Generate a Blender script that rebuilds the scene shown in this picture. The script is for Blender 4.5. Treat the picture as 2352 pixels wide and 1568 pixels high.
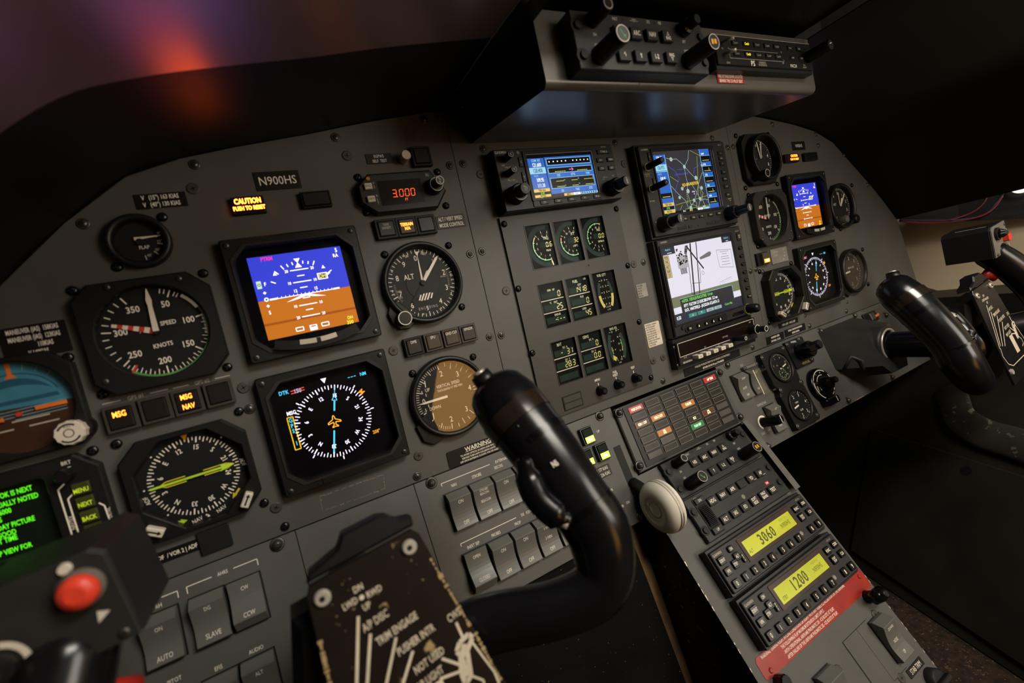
import bpy, bmesh, math, random
from mathutils import Matrix, Vector
random.seed(7)
for o in list(bpy.data.objects): bpy.data.objects.remove(o)
SC = bpy.context.scene
COL = SC.collection
MM = 0.001
PI = math.pi
# ------------------------------------------------------------------ frames
# Authoring frame in millimetres: u to the right along the panel, v up, w out of the panel towards the pilot.
# World: X = u, Z = v, Y = -w.
def W(u, v, w): return Vector((u*MM, -w*MM, v*MM))
class Plane:
    """Work plane at origin (u,v,w), leaning towards the pilot by `a` degrees going down."""
    def __init__(s, O, a=0.0, yaw=0.0):
        a = math.radians(a)
        s.O = Vector(O); s.eu = Vector((1,0,0)); s.ev = Vector((0, math.cos(a), -math.sin(a))); s.en = Vector((0, math.sin(a), math.cos(a)))
        if yaw:
            r = Matrix.Rotation(math.radians(yaw), 3, 'Y')
            s.eu, s.ev, s.en = r @ s.eu, r @ s.ev, r @ s.en
    def pt(s, u, v, h=0): return s.O + s.eu*u + s.ev*v + s.en*h
    def matrix(s, u=0, v=0, h=0, rot=0):
        p = s.pt(u, v, h); c, n = math.cos(math.radians(rot)), math.sin(math.radians(rot))
        x = s.eu*c + s.ev*n; y = s.ev*c - s.eu*n; z = s.en
        cv = lambda q: Vector((q.x, -q.z, q.y))
        x, y, z, t = cv(x), cv(y), cv(z), cv(p)*MM
        return Matrix(((x.x,y.x,z.x,t.x),(x.y,y.y,z.y,t.y),(x.z,y.z,z.z,t.z),(0,0,0,1)))
MAIN = Plane((0,0,0))
LOW = Plane((0,-116.2,0), 17)
PED = Plane(tuple(LOW.pt(0,-84.6)), 34.5)

# ------------------------------------------------------------------ camera
cam = bpy.data.cameras.new('camera'); cam_o = bpy.data.objects.new('camera', cam); COL.objects.link(cam_o)
cam.sensor_width = 36; cam.lens = 16; cam.clip_start = 0.01; cam.clip_end = 50
_r = ((0.86290278,-0.22402104,0.45300481),(-0.23255453,-0.97185533,-0.03762454),(0.44868383,-0.072882,-0.89071378))
_X, _Dn, _F = [Vector((q[0], -q[2], q[1])) for q in _r]
_B = -_F; _U = -_Dn; _L = W(-214.24, 27.89, 438.84)
cam_o.matrix_world = Matrix(((_X.x,_U.x,_B.x,_L.x),(_X.y,_U.y,_B.y,_L.y),(_X.z,_U.z,_B.z,_L.z),(0,0,0,1)))
cam.dof.use_dof = True; cam.dof.focus_distance = 0.57; cam.dof.aperture_fstop = 4.8; cam.dof.aperture_blades = 7
SC.camera = cam_o

# ------------------------------------------------------------------ light and exposure
SC.view_settings.view_transform = 'Standard'; SC.view_settings.look = 'None'
SC.view_settings.exposure = 0.0; SC.view_settings.gamma = 1.0; SC.view_settings.use_curve_mapping = False
wd = bpy.data.worlds.new('night'); SC.world = wd; wd.use_nodes = True
_bg = wd.node_tree.nodes['Background']; _bg.inputs[0].default_value = (1.0, 0.86, 0.70, 1); _bg.inputs[1].default_value = 0.012
def area(name, loc, aim, sx, sy, power, col):
    l = bpy.data.lights.new(name, 'AREA'); l.shape = 'RECTANGLE'; l.size = sx*MM; l.size_y = sy*MM; l.energy = power; l.color = col
    o = bpy.data.objects.new(name, l); COL.objects.link(o); o.location = W(*loc)
    o.rotation_euler = (W(*aim)-W(*loc)).to_track_quat('-Z', 'Y').to_euler(); return o
area('cabin_door_light', (480,-260,1450), (0,-60,0), 380, 420, 1.6, (1.0,0.5,0.12))
area('cabin_right_light', (720,180,1150), (150,-40,0), 420, 420, 5.8, (1.0,0.91,0.78))
area('cabin_ceiling_light', (300,660,820), (220,-260,40), 500, 400, 16.0, (1.0,0.93,0.82))

# ------------------------------------------------------------------ materials
def lin(h):
    h = h.lstrip('#'); c = [int(h[i:i+2],16)/255 for i in (0,2,4)]
    return tuple(x/12.92 if x <= .04045 else ((x+.055)/1.055)**2.4 for x in c)
_M = {}
def P(name, hexc, rough=0.5, metal=0.0, var=0.15, scale=60.0, bump=0.0, bscale=900.0, spec=0.35, wear=None, rvar=0.0):
    """Painted / plastic / metal surface: colour varied by noise, optional fine bump and worn flecks."""
    if name in _M: return _M[name]
    m = bpy.data.materials.new(name); m.use_nodes = True; nt = m.node_tree; b = nt.nodes['Principled BSDF']
    c = lin(hexc)
    tc = nt.nodes.new('ShaderNodeTexCoord'); n = nt.nodes.new('ShaderNodeTexNoise'); n.inputs['Scale'].default_value = scale; n.inputs['Detail'].default_value = 4
    nt.links.new(tc.outputs['Object'], n.inputs['Vector'])
    rp = nt.nodes.new('ShaderNodeValToRGB'); rp.color_ramp.elements[0].position = .3; rp.color_ramp.elements[1].position = .7
    rp.color_ramp.elements[0].color = (*[x*(1-var) for x in c],1); rp.color_ramp.elements[1].color = (*[min(1,x*(1+var)) for x in c],1)
    nt.links.new(n.outputs['Fac'], rp.inputs['Fac']); col = rp.outputs['Color']
    if wear:
        n2 = nt.nodes.new('ShaderNodeTexNoise'); n2.inputs['Scale'].default_value = wear[1]; n2.inputs['Detail'].default_value = 8
        nt.links.new(tc.outputs['Object'], n2.inputs['Vector'])
        r2 = nt.nodes.new('ShaderNodeValToRGB'); r2.color_ramp.elements[0].position = wear[2]; r2.color_ramp.elements[1].position = wear[2]+.04
        nt.links.new(n2.outputs['Fac'], r2.inputs['Fac'])
        mx = nt.nodes.new('ShaderNodeMix'); mx.data_type = 'RGBA'; nt.links.new(r2.outputs['Color'], mx.inputs['Factor'])
        nt.links.new(col, mx.inputs['A']); mx.inputs['B'].default_value = (*lin(wear[0]),1); col = mx.outputs['Result']
    nt.links.new(col, b.inputs['Base Color'])
    b.inputs['Roughness'].default_value = rough; b.inputs['Metallic'].default_value = metal; b.inputs['Specular IOR Level'].default_value = spec
    if rvar:
        mr = nt.nodes.new('ShaderNodeMapRange'); mr.inputs['To Min'].default_value = rough-rvar; mr.inputs['To Max'].default_value = rough+rvar
        nt.links.new(n.outputs['Fac'], mr.inputs['Value']); nt.links.new(mr.outputs['Result'], b.inputs['Roughness'])
    if bump:
        n3 = nt.nodes.new('ShaderNodeTexNoise'); n3.inputs['Scale'].default_value = bscale; n3.inputs['Detail'].default_value = 2
        nt.links.new(tc.outputs['Object'], n3.inputs['Vector'])
        bp = nt.nodes.new('ShaderNodeBump'); bp.inputs['Strength'].default_value = bump; bp.inputs['Distance'].default_value = 0.0004
        nt.links.new(n3.outputs['Fac'], bp.inputs['Height']); nt.links.new(bp.outputs['Normal'], b.inputs['Normal'])
    _M[name] = m; return m
def E(hexc, s=1.0):
    """Surface that gives off light: a lit segment, lamp or screen."""
    k = 'lit_%s_%g' % (hexc.lstrip('#'), s)
    if k in _M: return _M[k]
    m = bpy.data.materials.new(k); m.use_nodes = True; b = m.node_tree.nodes['Principled BSDF']
    b.inputs['Base Color'].default_value = (0.01,0.01,0.01,1); b.inputs['Roughness'].default_value = .25
    b.inputs['Emission Color'].default_value = (*lin(hexc),1); b.inputs['Emission Strength'].default_value = s
    _M[k] = m; return m
def G(name='clear_glass', tint=(1,1,1), refl=1.0, rough=0.02):
    """Thin pane: clear straight through, mirror reflection by Fresnel."""
    if name in _M: return _M[name]
    m = bpy.data.materials.new(name); m.use_nodes = True; nt = m.node_tree; nt.nodes.clear()
    o = nt.nodes.new('ShaderNodeOutputMaterial'); mx = nt.nodes.new('ShaderNodeMixShader'); t = nt.nodes.new('ShaderNodeBsdfTransparent')
    g = nt.nodes.new('ShaderNodeBsdfGlossy'); f = nt.nodes.new('ShaderNodeFresnel'); f.inputs['IOR'].default_value = 1.5
    t.inputs['Color'].default_value = (*tint,1); g.inputs['Roughness'].default_value = rough
    ge = nt.nodes.new('ShaderNodeNewGeometry'); im = nt.nodes.new('ShaderNodeMapRange'); im.inputs['To Min'].default_value = 1.5; im.inputs['To Max'].default_value = 1/1.5
    nt.links.new(ge.outputs['Backfacing'], im.inputs['Value']); nt.links.new(im.outputs['Result'], f.inputs['IOR'])
    ml = nt.nodes.new('ShaderNodeMath'); ml.operation = 'MULTIPLY'; ml.inputs[1].default_value = refl; ml.use_clamp = True
    nt.links.new(f.outputs[0], ml.inputs[0]); nt.links.new(ml.outputs[0], mx.inputs[0]); nt.links.new(t.outputs[0], mx.inputs[1]); nt.links.new(g.outputs[0], mx.inputs[2]); nt.links.new(mx.outputs[0], o.inputs[0])
    _M[name] = m; return m
PANEL = P('panel_grey', '#514f4b', .5, var=.08, scale=25, bump=.25, bscale=1500)
PANEL2 = P('engine_panel_grey', '#3b3936', .45, var=.08, scale=25, bump=.2, bscale=1500)
BLK = P('black_plastic', '#101012', .38, bump=.15, bscale=1800)
BLKM = P('black_matt', '#151413', .6, bump=.3, bscale=1500)
BEZ = P('bezel_black', '#151413', .42, bump=.2, bscale=1600)
GLOSS = P('gloss_black', '#08080a', .22, var=.1)
DIAL = P('dial_black', '#090909', .6)
def glow_print(name, hexc, s):  # faint emission brightens all lettering, also on placards that have no lighting
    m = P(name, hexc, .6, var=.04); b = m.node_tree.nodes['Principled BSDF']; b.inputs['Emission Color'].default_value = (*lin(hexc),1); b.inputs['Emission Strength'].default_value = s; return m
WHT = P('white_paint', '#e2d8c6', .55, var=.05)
TXT = glow_print('print_white', '#dcd2c0', .10)
TXTD = glow_print('print_dim', '#a89f8e', .10)
CREAM = P('cream_plastic', '#cfc6b4', .45, var=.05)
METAL = P('bright_metal', '#cfc8ba', .32, metal=.55)
STEEL = P('dull_steel', '#5b5854', .4, metal=.8)
RED = P('red_paint', '#c23a2c', .5)
REDB = P('red_button', '#e0432e', .4)
ORNG = P('orange_paint', '#d9722e', .5)
YEL = P('yellow_paint', '#d8c531', .5)
GRN = P('green_paint', '#4f9a4a', .5)
PLAC = P('placard_black', '#110f0e', .45)
SWG = P('switch_grey', '#605f5a', .36, var=.06, scale=40)
KEY = P('key_grey', '#201f1f', .4, bump=.1)
GLASS = G('instrument_glass', refl=.05); PLAING = G('plain_glass')

# ------------------------------------------------------------------ lettering (built-in font outlines, one cached glyph per character)
_GL = {}
def _glyph(ch, bold):
    k = (ch, bold)
    if k in _GL: return _GL[k]
    cu = bpy.data.curves.new('t', 'FONT'); cu.resolution_u = 2; cu.size = 1; cu.offset = .018 if bold else 0
    ob = bpy.data.objects.new('t', cu); COL.objects.link(ob)
    def ev(s):
        cu.body = s; bpy.context.view_layer.update()
        me = ob.evaluated_get(bpy.context.evaluated_depsgraph_get()).to_mesh()
        v = [(q.co.x, q.co.y) for q in me.vertices]; f = [tuple(p.vertices) for p in me.polygons]
        return v, f
    v, f = ev(ch); mx = lambda q: max([p[0] for p in q] or [0])
    adv = mx(ev(ch+'|')[0]) - mx(ev('|')[0])
    bpy.data.objects.remove(ob); bpy.data.curves.remove(cu)
    _GL[k] = (v, f, adv); return _GL[k]
_CAP = max(p[1] for p in _glyph('H', False)[0])

# ------------------------------------------------------------------ mesh builder (millimetres, local x right, y up, z out)
def rrect(x0, y0, x1, y1, r=0, n=4):
    if r <= 0: return [(x0,y0),(x1,y0),(x1,y1),(x0,y1)]
    p = []
    for cx, cy, a in ((x1-r,y0+r,-90),(x1-r,y1-r,0),(x0+r,y1-r,90),(x0+r,y0+r,180)):
        for i in range(n+1):
            t = math.radians(a+90*i/n); p.append((cx+r*math.cos(t), cy+r*math.sin(t)))
    return p
def circ(cx, cy, r, n=40): return [(cx+r*math.cos(2*PI*i/n), cy+r*math.sin(2*PI*i/n)) for i in range(n)]
def chamf(x0, y0, x1, y1, c):
    c = c if isinstance(c, (tuple, list)) else (c,)*4   # bottom-left, bottom-right, top-right, top-left
    p = []
    for (cx, cy, dx, dy, k) in ((x0,y0,1,1,c[0]),(x1,y0,-1,1,c[1]),(x1,y1,-1,-1,c[2]),(x0,y1,1,-1,c[3])):
        if k <= 0: p.append((cx,cy)); continue
        a, b = (cx, cy+dy*k), (cx+dx*k, cy)
        p += [a,b] if (dx*dy > 0) else [b,a]
    return p
class Ring(list): pass
def polar(poly, c, n=64, start=0, angs=None):
    """Sample a star-shaped outline at given angles round c (so two outlines can be bridged corner to corner)."""
    out = Ring(); out.src = (poly, c, n)
    for a in angs or [2*PI*i/n for i in range(n)]:
        dx, dy = math.cos(a), math.sin(a); best = None
        for j in range(len(poly)):
            x1, y1 = poly[j]; x2, y2 = poly[(j+1)%len(poly)]; ex, ey = x2-x1, y2-y1
            d = dx*ey-dy*ex
            if abs(d) < 1e-9: continue
            t = ((x1-c[0])*ey-(y1-c[1])*ex)/d; s = ((x1-c[0])*dy-(y1-c[1])*dx)/d
            if t > 0 and -1e-6 <= s <= 1+1e-6: best = t if best is None else max(best, t)
        out.append((c[0]+dx*best, c[1]+dy*best))
    return out
def clock(c, r, deg): a = math.radians(deg); return (c[0]+r*math.sin(a), c[1]+r*math.cos(a))
class MB:
    def __init__(s): s.v = []; s.f = []; s.m = []; s.sm = []; s.mats = []
    def mi(s, m):
        if m not in s.mats: s.mats.append(m)
        return s.mats.index(m)
    def add(s, vs, fs, m, smooth=False):
        o = len(s.v); k = s.mi(m); s.v += [tuple(q) for q in vs]
        for f in fs: s.f.append(tuple(i+o for i in f)); s.m.append(k); s.sm.append(smooth)
    def flat(s, pts, z, m): s.add([(x,y,z) for x,y in pts], [tuple(range(len(pts)))], m); return s
    def prism(s, pts, z0, z1, m, ch=0.0, top=None):
        n = len(pts); cx = sum(p[0] for p in pts)/n; cy = sum(p[1] for p in pts)/n
        rings = [[(x,y,z0) for x,y in pts]]
        if ch > 0:
            rings.append([(x,y,z1-ch) for x,y in pts])
            ins = []
            for i in range(n):
                a, b, c = pts[i-1], pts[i], pts[(i+1)%n]
                d1 = Vector((b[0]-a[0], b[1]-a[1])); d2 = Vector((c[0]-b[0], c[1]-b[1]))
                d1 = d1.normalized() if d1.length > 1e-9 else Vector((0,0)); d2 = d2.normalized() if d2.length > 1e-9 else d1
                nn = Vector((-d1.y-d2.y, d1.x+d2.x)); L = nn.length
                nn = nn*(2/(L*L)) if L > .6 else Vector((0,0))
                ins.append((b[0]+nn.x*ch, b[1]+nn.y*ch))
            rings.append([(x,y,z1) for x,y in ins])
        else: rings.append([(x,y,z1) for x,y in pts])
        vs = [p for r in rings for p in r]; fs = []
        for k in range(len(rings)-1):
            for i in range(n): j = (i+1)%n; fs.append((k*n+i, k*n+j, (k+1)*n+j, (k+1)*n+i))
        s.add(vs, fs+[tuple(reversed(range(n)))], m)
        s.add(rings[-1], [tuple(range(n))], top or m); return s
    def box(s, x0, y0, z0, x1, y1, z1, m, ch=0.0, r=0.0, top=None): return s.prism(rrect(x0,y0,x1,y1,r), z0, z1, m, ch, top)
    def frame(s, outer, inner, z0, z1, m, zi=None, ch=0.8, inner_ch=0.0, mi=None):
        """Bezel: outer wall from z0 up to z1, flat face, inner wall down to zi."""
        if isinstance(outer, Ring) or isinstance(inner, Ring):
            so = outer.src if isinstance(outer, Ring) else (list(outer), inner.src[1], 8); si = inner.src if isinstance(inner, Ring) else (list(inner), so[1], 8)
            cc = so[1]; A = sorted({round(math.atan2(y-cc[1], x-cc[0]) % (2*PI), 4) for q in (so[0], si[0]) for x, y in q} | {round(2*PI*i/24, 4) for i in range(24)})
            outer, inner = polar(so[0], cc, angs=A), polar(si[0], cc, angs=A)
        n = len(outer); zi = z0 if zi is None else zi
        c = (sum(p[0] for p in outer)/n, sum(p[1] for p in outer)/n)
        sh = lambda pts, d: [(c[0]+(x-c[0])*(1-d/max(1e-6,math.hypot(x-c[0],y-c[1]))), c[1]+(y-c[1])*(1-d/max(1e-6,math.hypot(x-c[0],y-c[1])))) for x,y in pts]
        rings = [[(x,y,z0) for x,y in outer], [(x,y,z1-ch) for x,y in outer], [(x,y,z1) for x,y in sh(outer, ch)],
                 [(x,y,z1) for x,y in sh(inner, -inner_ch)], [(x,y,z1-inner_ch if inner_ch else z1-.01) for x,y in inner], [(x,y,zi) for x,y in inner]]
        vs = [p for r in rings for p in r]
        o = len(s.v); s.v += vs
        for k in range(5):
            kk = s.mi(mi if (mi and k >= 3) else m)
            for i in range(n): j = (i+1)%n; s.f.append((o+k*n+i, o+k*n+j, o+(k+1)*n+j, o+(k+1)*n+i)); s.m.append(kk); s.sm.append(False)
        return s
    def lathe(s, prof, m, c=(0,0), n=32, knurl=0.0, smooth=True, cap=True, mtop=None):
        """Turn a profile [(r,z),...] about the local z axis at c."""
        rings = []
        for r, z in prof: rings.append([(c[0]+(r-(knurl if (i%2 and r > 1) else 0))*math.cos(2*PI*i/n), c[1]+(r-(knurl if (i%2 and r > 1) else 0))*math.sin(2*PI*i/n), z) for i in range(n)])
        vs = [p for r in rings for p in r]; fs = []
        for k in range(len(rings)-1):
            for i in range(n): j = (i+1)%n; fs.append((k*n+i, k*n+j, (k+1)*n+j, (k+1)*n+i))
        s.add(vs, fs, m, smooth and not knurl)
        if cap: s.add(rings[-1], [tuple(range(n))], mtop or m); s.add(rings[0], [tuple(reversed(range(n)))], m)
        return s
    def ring(s, c, r0, r1, z, m, a0=0, a1=360, n=48):
        k = max(2, int(n*abs(a1-a0)/360)); vs = []; fs = []
        for i in range(k+1):
            a = a0+(a1-a0)*i/k; vs += [(*clock(c,r0,a),z), (*clock(c,r1,a),z)]
            if i: fs.append((2*i-2, 2*i-1, 2*i+1, 2*i))
        s.add(vs, fs, m); return s
    def seg(s, x0, y0, x1, y1, w, z, m):
        d = Vector((x1-x0, y1-y0)); L = d.length or 1; nx, ny = -d.y/L*w/2, d.x/L*w/2
        s.add([(x0+nx,y0+ny,z),(x0-nx,y0-ny,z),(x1-nx,y1-ny,z),(x1+nx,y1+ny,z)], [(0,1,2,3)], m); return s
    def path(s, pts, w, z, m):
        for a, b in zip(pts, pts[1:]): s.seg(*a, *b, w, z, m)
        return s
    def tick(s, c, deg, r0, r1, w, z, m): s.seg(*clock(c,r0,deg), *clock(c,r1,deg), w, z, m); return s
    def text(s, t, x, y, h, m, z=0.0, al='c', rot=0.0, sx=.82, bold=False, sp=0.0):
        k = h/_CAP; g = [_glyph(c, bold) for c in t]; wid = sum(q[2]*k*sx+sp*h for q in g)-sp*h
        px = {'c':-wid/2,'l':0,'r':-wid}[al]; c, n = math.cos(math.radians(rot)), math.sin(math.radians(rot))
        for v, f, adv in g:
            if v: s.add([(x+(px+a*k*sx)*c-(b*k-h/2)*n, y+(px+a*k*sx)*n+(b*k-h/2)*c, z) for a,b in v], f, m)
            px += adv*k*sx+sp*h
        return s
    def seven(s, t, x, y, h, m, z=0.0, w=None, lw=None, gap=None, slant=.1):
        """Seven-segment digits, right-aligned at x."""
        w = w or h*.52; lw = lw or h*.13; gap = gap or h*.22
        SG = {'0':'abcdef','1':'bc','2':'abged','3':'abgcd','4':'fgbc','5':'afgcd','6':'afgedc','7':'abc','8':'abcdefg','9':'abcdfg','-':'g',' ':''}
        cur = x
        for ch in reversed(t):
            if ch in '.,:':
                cur -= lw*1.2
                if ch == ':':
                    for yy in (.3,.7): s.seg(cur, y-h/2+h*yy, cur, y-h/2+h*yy+lw, lw, z, m)
                else: s.seg(cur, y-h/2-(lw if ch == ',' else 0), cur+slant*lw, y-h/2+lw, lw, z, m)
                cur -= lw*.6; continue
            x0, x1, y0, y1 = cur-w, cur, y-h/2, y+h/2; ym = y; e = lw*.55
            L = {'a':(x0+e,y1,x1-e,y1),'b':(x1,y1-e,x1,ym+e),'c':(x1,ym-e,x1,y0+e),'d':(x0+e,y0,x1-e,y0),'e':(x0,ym-e,x0,y0+e),'f':(x0,y1-e,x0,ym+e),'g':(x0+e,ym,x1-e,ym)}
            for q in SG.get(ch,''):
                a, b, c, d = L[q]; s.seg(a+slant*(b-y), b, c+slant*(d-y), d, lw, z, m)
            cur -= w+gap
        return s
    def sweep(s, rings, m, smooth=True, caps=True):
        """Skin a list of 3D rings (equal counts)."""
        n = len(rings[0]); vs = [p for r in rings for p in r]; fs = []
        for k in range(len(rings)-1):
            for i in range(n): j = (i+1)%n; fs.append((k*n+i, k*n+j, (k+1)*n+j, (k+1)*n+i))
        if caps: fs += [tuple(reversed(range(n))), tuple((len(rings)-1)*n+i for i in range(n))]
        s.add(vs, fs, m, smooth); return s
    def tube(s, pts, r, m, n=12):
        """Round or elliptic tube through 3D points; r is one radius, or (a,b) / one per point."""
        P3 = [Vector(p) for p in pts]; rings = []; up = None
        for i, p in enumerate(P3):
            t = (P3[min(i+1,len(P3)-1)]-P3[max(i-1,0)]).normalized()
            if up is None: up = Vector((0,0,1)) if abs(t.z) < .9 else Vector((1,0,0))
            a = t.cross(up).normalized(); up = a.cross(t).normalized()
            q = r[i] if isinstance(r, list) else r
            ra, rb = q if isinstance(q, tuple) else (q,q)
            rings.append([tuple(p+a*(ra*math.cos(2*PI*k/n))+up*(rb*math.sin(2*PI*k/n))) for k in range(n)])
        return s.sweep(rings, m)
    def mesh(s, name):
        me = bpy.data.meshes.new(name); me.from_pydata([(x*MM,y*MM,z*MM) for x,y,z in s.v], [], s.f)
        for m in s.mats: me.materials.append(m)
        me.polygons.foreach_set('material_index', s.m); me.polygons.foreach_set('use_smooth', s.sm); me.update(); return me
def spline(pts, n=6):
    """Catmull-Rom through tuples of any length."""
    P0 = [tuple(p) for p in pts]; Q = [P0[0]]+P0+[P0[-1]]; out = []
    for i in range(1, len(Q)-2):
        for k in range(n):
            t = k/n; a, b, c, d = Q[i-1], Q[i], Q[i+1], Q[i+2]
            out.append(tuple(.5*((2*b[j])+(-a[j]+c[j])*t+(2*a[j]-5*b[j]+4*c[j]-d[j])*t*t+(-a[j]+3*b[j]-3*c[j]+d[j])*t**3) for j in range(len(b))))
    out.append(P0[-1]); return out
# ------------------------------------------------------------------ objects
def tag(o, label, cat, group=None):
    o['label'] = label; o['category'] = cat
    if group: o['group'] = group
    return o
def thing(name, label, cat, plane, u, v, h=0.0, rot=0.0, group=None):
    o = bpy.data.objects.new(name, None); COL.objects.link(o); o.empty_display_size = .01
    o.matrix_world = plane.matrix(u, v, h, rot); return tag(o, label, cat, group)
def part(parent, name, mb, label=None):
    me = mb if isinstance(mb, bpy.types.Mesh) else mb.mesh(name)
    o = bpy.data.objects.new(name, me); COL.objects.link(o); o.parent = parent
    if label: o['label'] = label
    return o
def partat(parent, name, me, x, y, z=0.0, rot=0.0):
    o = part(parent, name, me); o.location = (x*MM, y*MM, z*MM); o.rotation_euler = (0,0,math.radians(rot)); return o
def solo(name, label, cat, mb, plane, u, v, h=0.0, rot=0.0, group=None):
    o = bpy.data.objects.new(name, mb.mesh(name)); COL.objects.link(o); o.matrix_world = plane.matrix(u, v, h, rot); return tag(o, label, cat, group)
def struct(name, mb, label=None):
    o = bpy.data.objects.new(name, mb.mesh(name)); COL.objects.link(o); o.matrix_world = MAIN.matrix(); o['kind'] = 'structure'
    return o
# fasteners, shared meshes
def _screw(r, h, m, slot, washer=None):
    b = MB()
    if washer: b.lathe([(r*1.45,0),(r*1.45,.5),(r*1.2,.8)], washer, n=18)
    b.lathe([(r,0),(r,h*.5),(r*.75,h*.85),(r*.3,h)], m, n=16)
    for q in slot: b.box(-r*.62 if q == 0 else -r*.13, -r*.13 if q == 0 else -r*.62, h*.6, r*.62 if q == 0 else r*.13, r*.13 if q == 0 else r*.62, h+.12, DIAL)
    return b.mesh('screw')
SCR_BLK = _screw(3.5, 2.4, GLOSS, (0,1)); SCR_STL = _screw(2.9, 2.0, STEEL, (0,1), STEEL); SCR_FLAT = _screw(3.2, .7, P('flush_screw','#55504a',.5,metal=.3), (0,1), P('flush_ring','#4a4641',.5,metal=.3))
SCR_DZ = _screw(4.0, 5.0, STEEL, (0,), STEEL); SCR_SM = _screw(2.2, 1.2, STEEL, (0,1))
def screws(t, pts, me=None, z=0.0):
    for x, y in pts: partat(t, 'screw', me or SCR_BLK, x, y, z, random.uniform(0,180))
# ================================================================== instrument panel sheets
HOOD = [(-440,20),(-405,75),(-369,122),(-327,160),(-284,191),(-246,203),(-205,210.5),(-149,219),(-93,229),(-11,240.5)]
HOODR = [(427,236),(512,226.5),(590,215),(652,202),(702,181),(749,143),(801,101),(836,70),(881,25)]
t = thing('instrument_panel', 'dark grey left instrument panel in front of the pilot, curved top left corner', 'instrument panel', MAIN, 0, 0)
b = MB(); b.prism([(-440,-115.9),(-11.3,-115.9)]+HOOD[::-1], -4, 0, PANEL, .3); part(t, 'panel_sheet', b)
screws(t, [(-122.9,215.8),(-33.6,230.8),(-17.3,183.6),(-316.2,158.5),(-237.4,197.5),(-18.1,91.6),(-126.2,-110.3),(-245.7,-5.4),(-17.8,3.0)], SCR_STL)
screws(t, [(-116.8,198.6),(-242.9,178.4),(-119.0,13.1),(-120.1,-91.7),(-246.3,-91.9),(-246,13.1)], SCR_FLAT)
screws(t, [(-346.1,64.5),(-348.0,-5.2),(-243.6,-109.9)], SCR_BLK)
b = MB()
for q in ([(-212,-96),(-156,-97.2),(-157.5,-110.5),(-213,-109),(-212,-96)],):
    for (x0,y0),(x1,y1) in zip(q, q[1:]):
        for k in range(9):
            f = k/9; g = f+random.uniform(.05,.11); b.seg(x0+(x1-x0)*f+random.uniform(-.4,.4), y0+(y1-y0)*f+random.uniform(-.5,.5), x0+(x1-x0)*g, y0+(y1-y0)*g+random.uniform(-.5,.5), random.uniform(.3,.9), .12, P('old_glue','#7d7668',.6))
part(t, 'glue_outline', b, 'pale outline of dried glue left by a removed label')
t = thing('instrument_panel', 'dark grey centre instrument panel carrying the radios and engine display', 'instrument panel', MAIN, 0, 0)
b = MB(); b.prism([(-10.7,-115.9),(426.7,-115.9),(426.7,236)]+[(208,250),(20,244.5),(-10.7,240.5)], -4, 0, PANEL, .3); part(t, 'panel_sheet', b)
screws(t, [(-2.3,184.8),(25,199.1),(210.1,198.6),(391.8,198.6),(421.5,184),(-3.8,92.4),(-4.1,1.6),(216,46.4),(420.5,.8),(207.5,-108.6),(392.9,-109.4)], SCR_STL)
screws(t, [(14.9,172.4),(217,171.9),(13.5,46.6),(198.8,46.4),(197.8,-79.2),(215.6,-78.9)], SCR_FLAT)
t = thing('instrument_panel', 'dark grey right instrument panel in front of the co-pilot', 'instrument panel', MAIN, 0, 0)
b = MB(); b.prism([(427.3,-115.9),(922,-115.9),(918,-97)]+HOODR[::-1], -4, 0, PANEL, .3); part(t, 'panel_sheet', b)
screws(t, [(538.7,215.7),(653.9,197.2),(655.1,177.7),(729.7,157.5),(793.4,100.4),(434.2,184.6),(448,-5),(433.5,1.5),(433.9,-91.5),(540.7,-109.7),(653.3,-108.5)], SCR_STL)
screws(t, [(533.4,-92),(533.4,14.0),(660.2,-94.4)], SCR_SM)

# ================================================================== helpers for repeated instrument parts
def placard(label, u, v, w, h, lines, plane=MAIN, hh=None, m=None, tm=None, al='c', sx=.75, r=.4, th=.7, rot=0, name='placard', group='printed placards', bold=True, mx=2.5):
    b = MB(); b.box(-w/2,-h/2,0,w/2,h/2,th, m or PLAC, .2, r)
    n = len(lines); hh = hh or h/(n*1.75)
    for i, L in enumerate(lines):
        b.text(L, 0 if al == 'c' else -w/2+mx, h/2-(i+.5)*h/n*.94-h*.03, hh, tm or TXT, th+.06, al, sx=sx, bold=bold)
    return solo(name, label, 'placard', b, plane, u, v, .02, rot, group)
def button(label, u, v, w=16.5, h=16.5, txt=(), lit=None, fm=None, plane=MAIN, z=7.5, th=2.0, tm=None, group='annunciator push buttons', rim=None, half=None, frame=2.2):
    """Square annunciator push button in a raised frame."""
    t = thing('push_button', label, 'button', plane, u, v, 0, 0, group)
    b = MB(); o = rrect(-w/2-frame,-h/2-frame,w/2+frame,h/2+frame,.8); i = rrect(-w/2,-h/2,w/2,h/2,.8)
    b.frame(o, i, 0, z-1.2, rim or BLKM, 2); b.flat(o, .1, BLKM); part(t, 'button_frame', b)
    b = MB(); b.box(-w/2+.4,-h/2+.4,1.5,w/2-.4,h/2-.4,z, fm or KEY, .8, .8)
    if half: b.box(-w/2+1.4,half[0],z,w/2-1.4,half[1],z+.1,half[2]); b.box(-w/2+4.5,(half[0]+half[1])/2-1.2,z+.1,w/2-4.5,(half[0]+half[1])/2+1.2,z+.16,half[3])
    n = len(txt)
    for k, (s_, x, y, hh, bold) in enumerate(txt): b.text(s_, x, y, hh, lit if lit else (tm or TXTD), z+.08, bold=bold, sx=.72)
    part(t, 'button_cap', b); return t
def dialbase(t, r, zf=1.0, m=None):
    b = MB(); b.prism(circ(0,0,r,56), .2, zf, m or DIAL); return b
def glass(t, r, z, c=(0,0), m=None):
    b = MB(); b.prism(circ(*c,r,48), z, z+.8, m or GLASS); part(t, 'glass', b)
def needle(pts_w, z, m): pass

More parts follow.
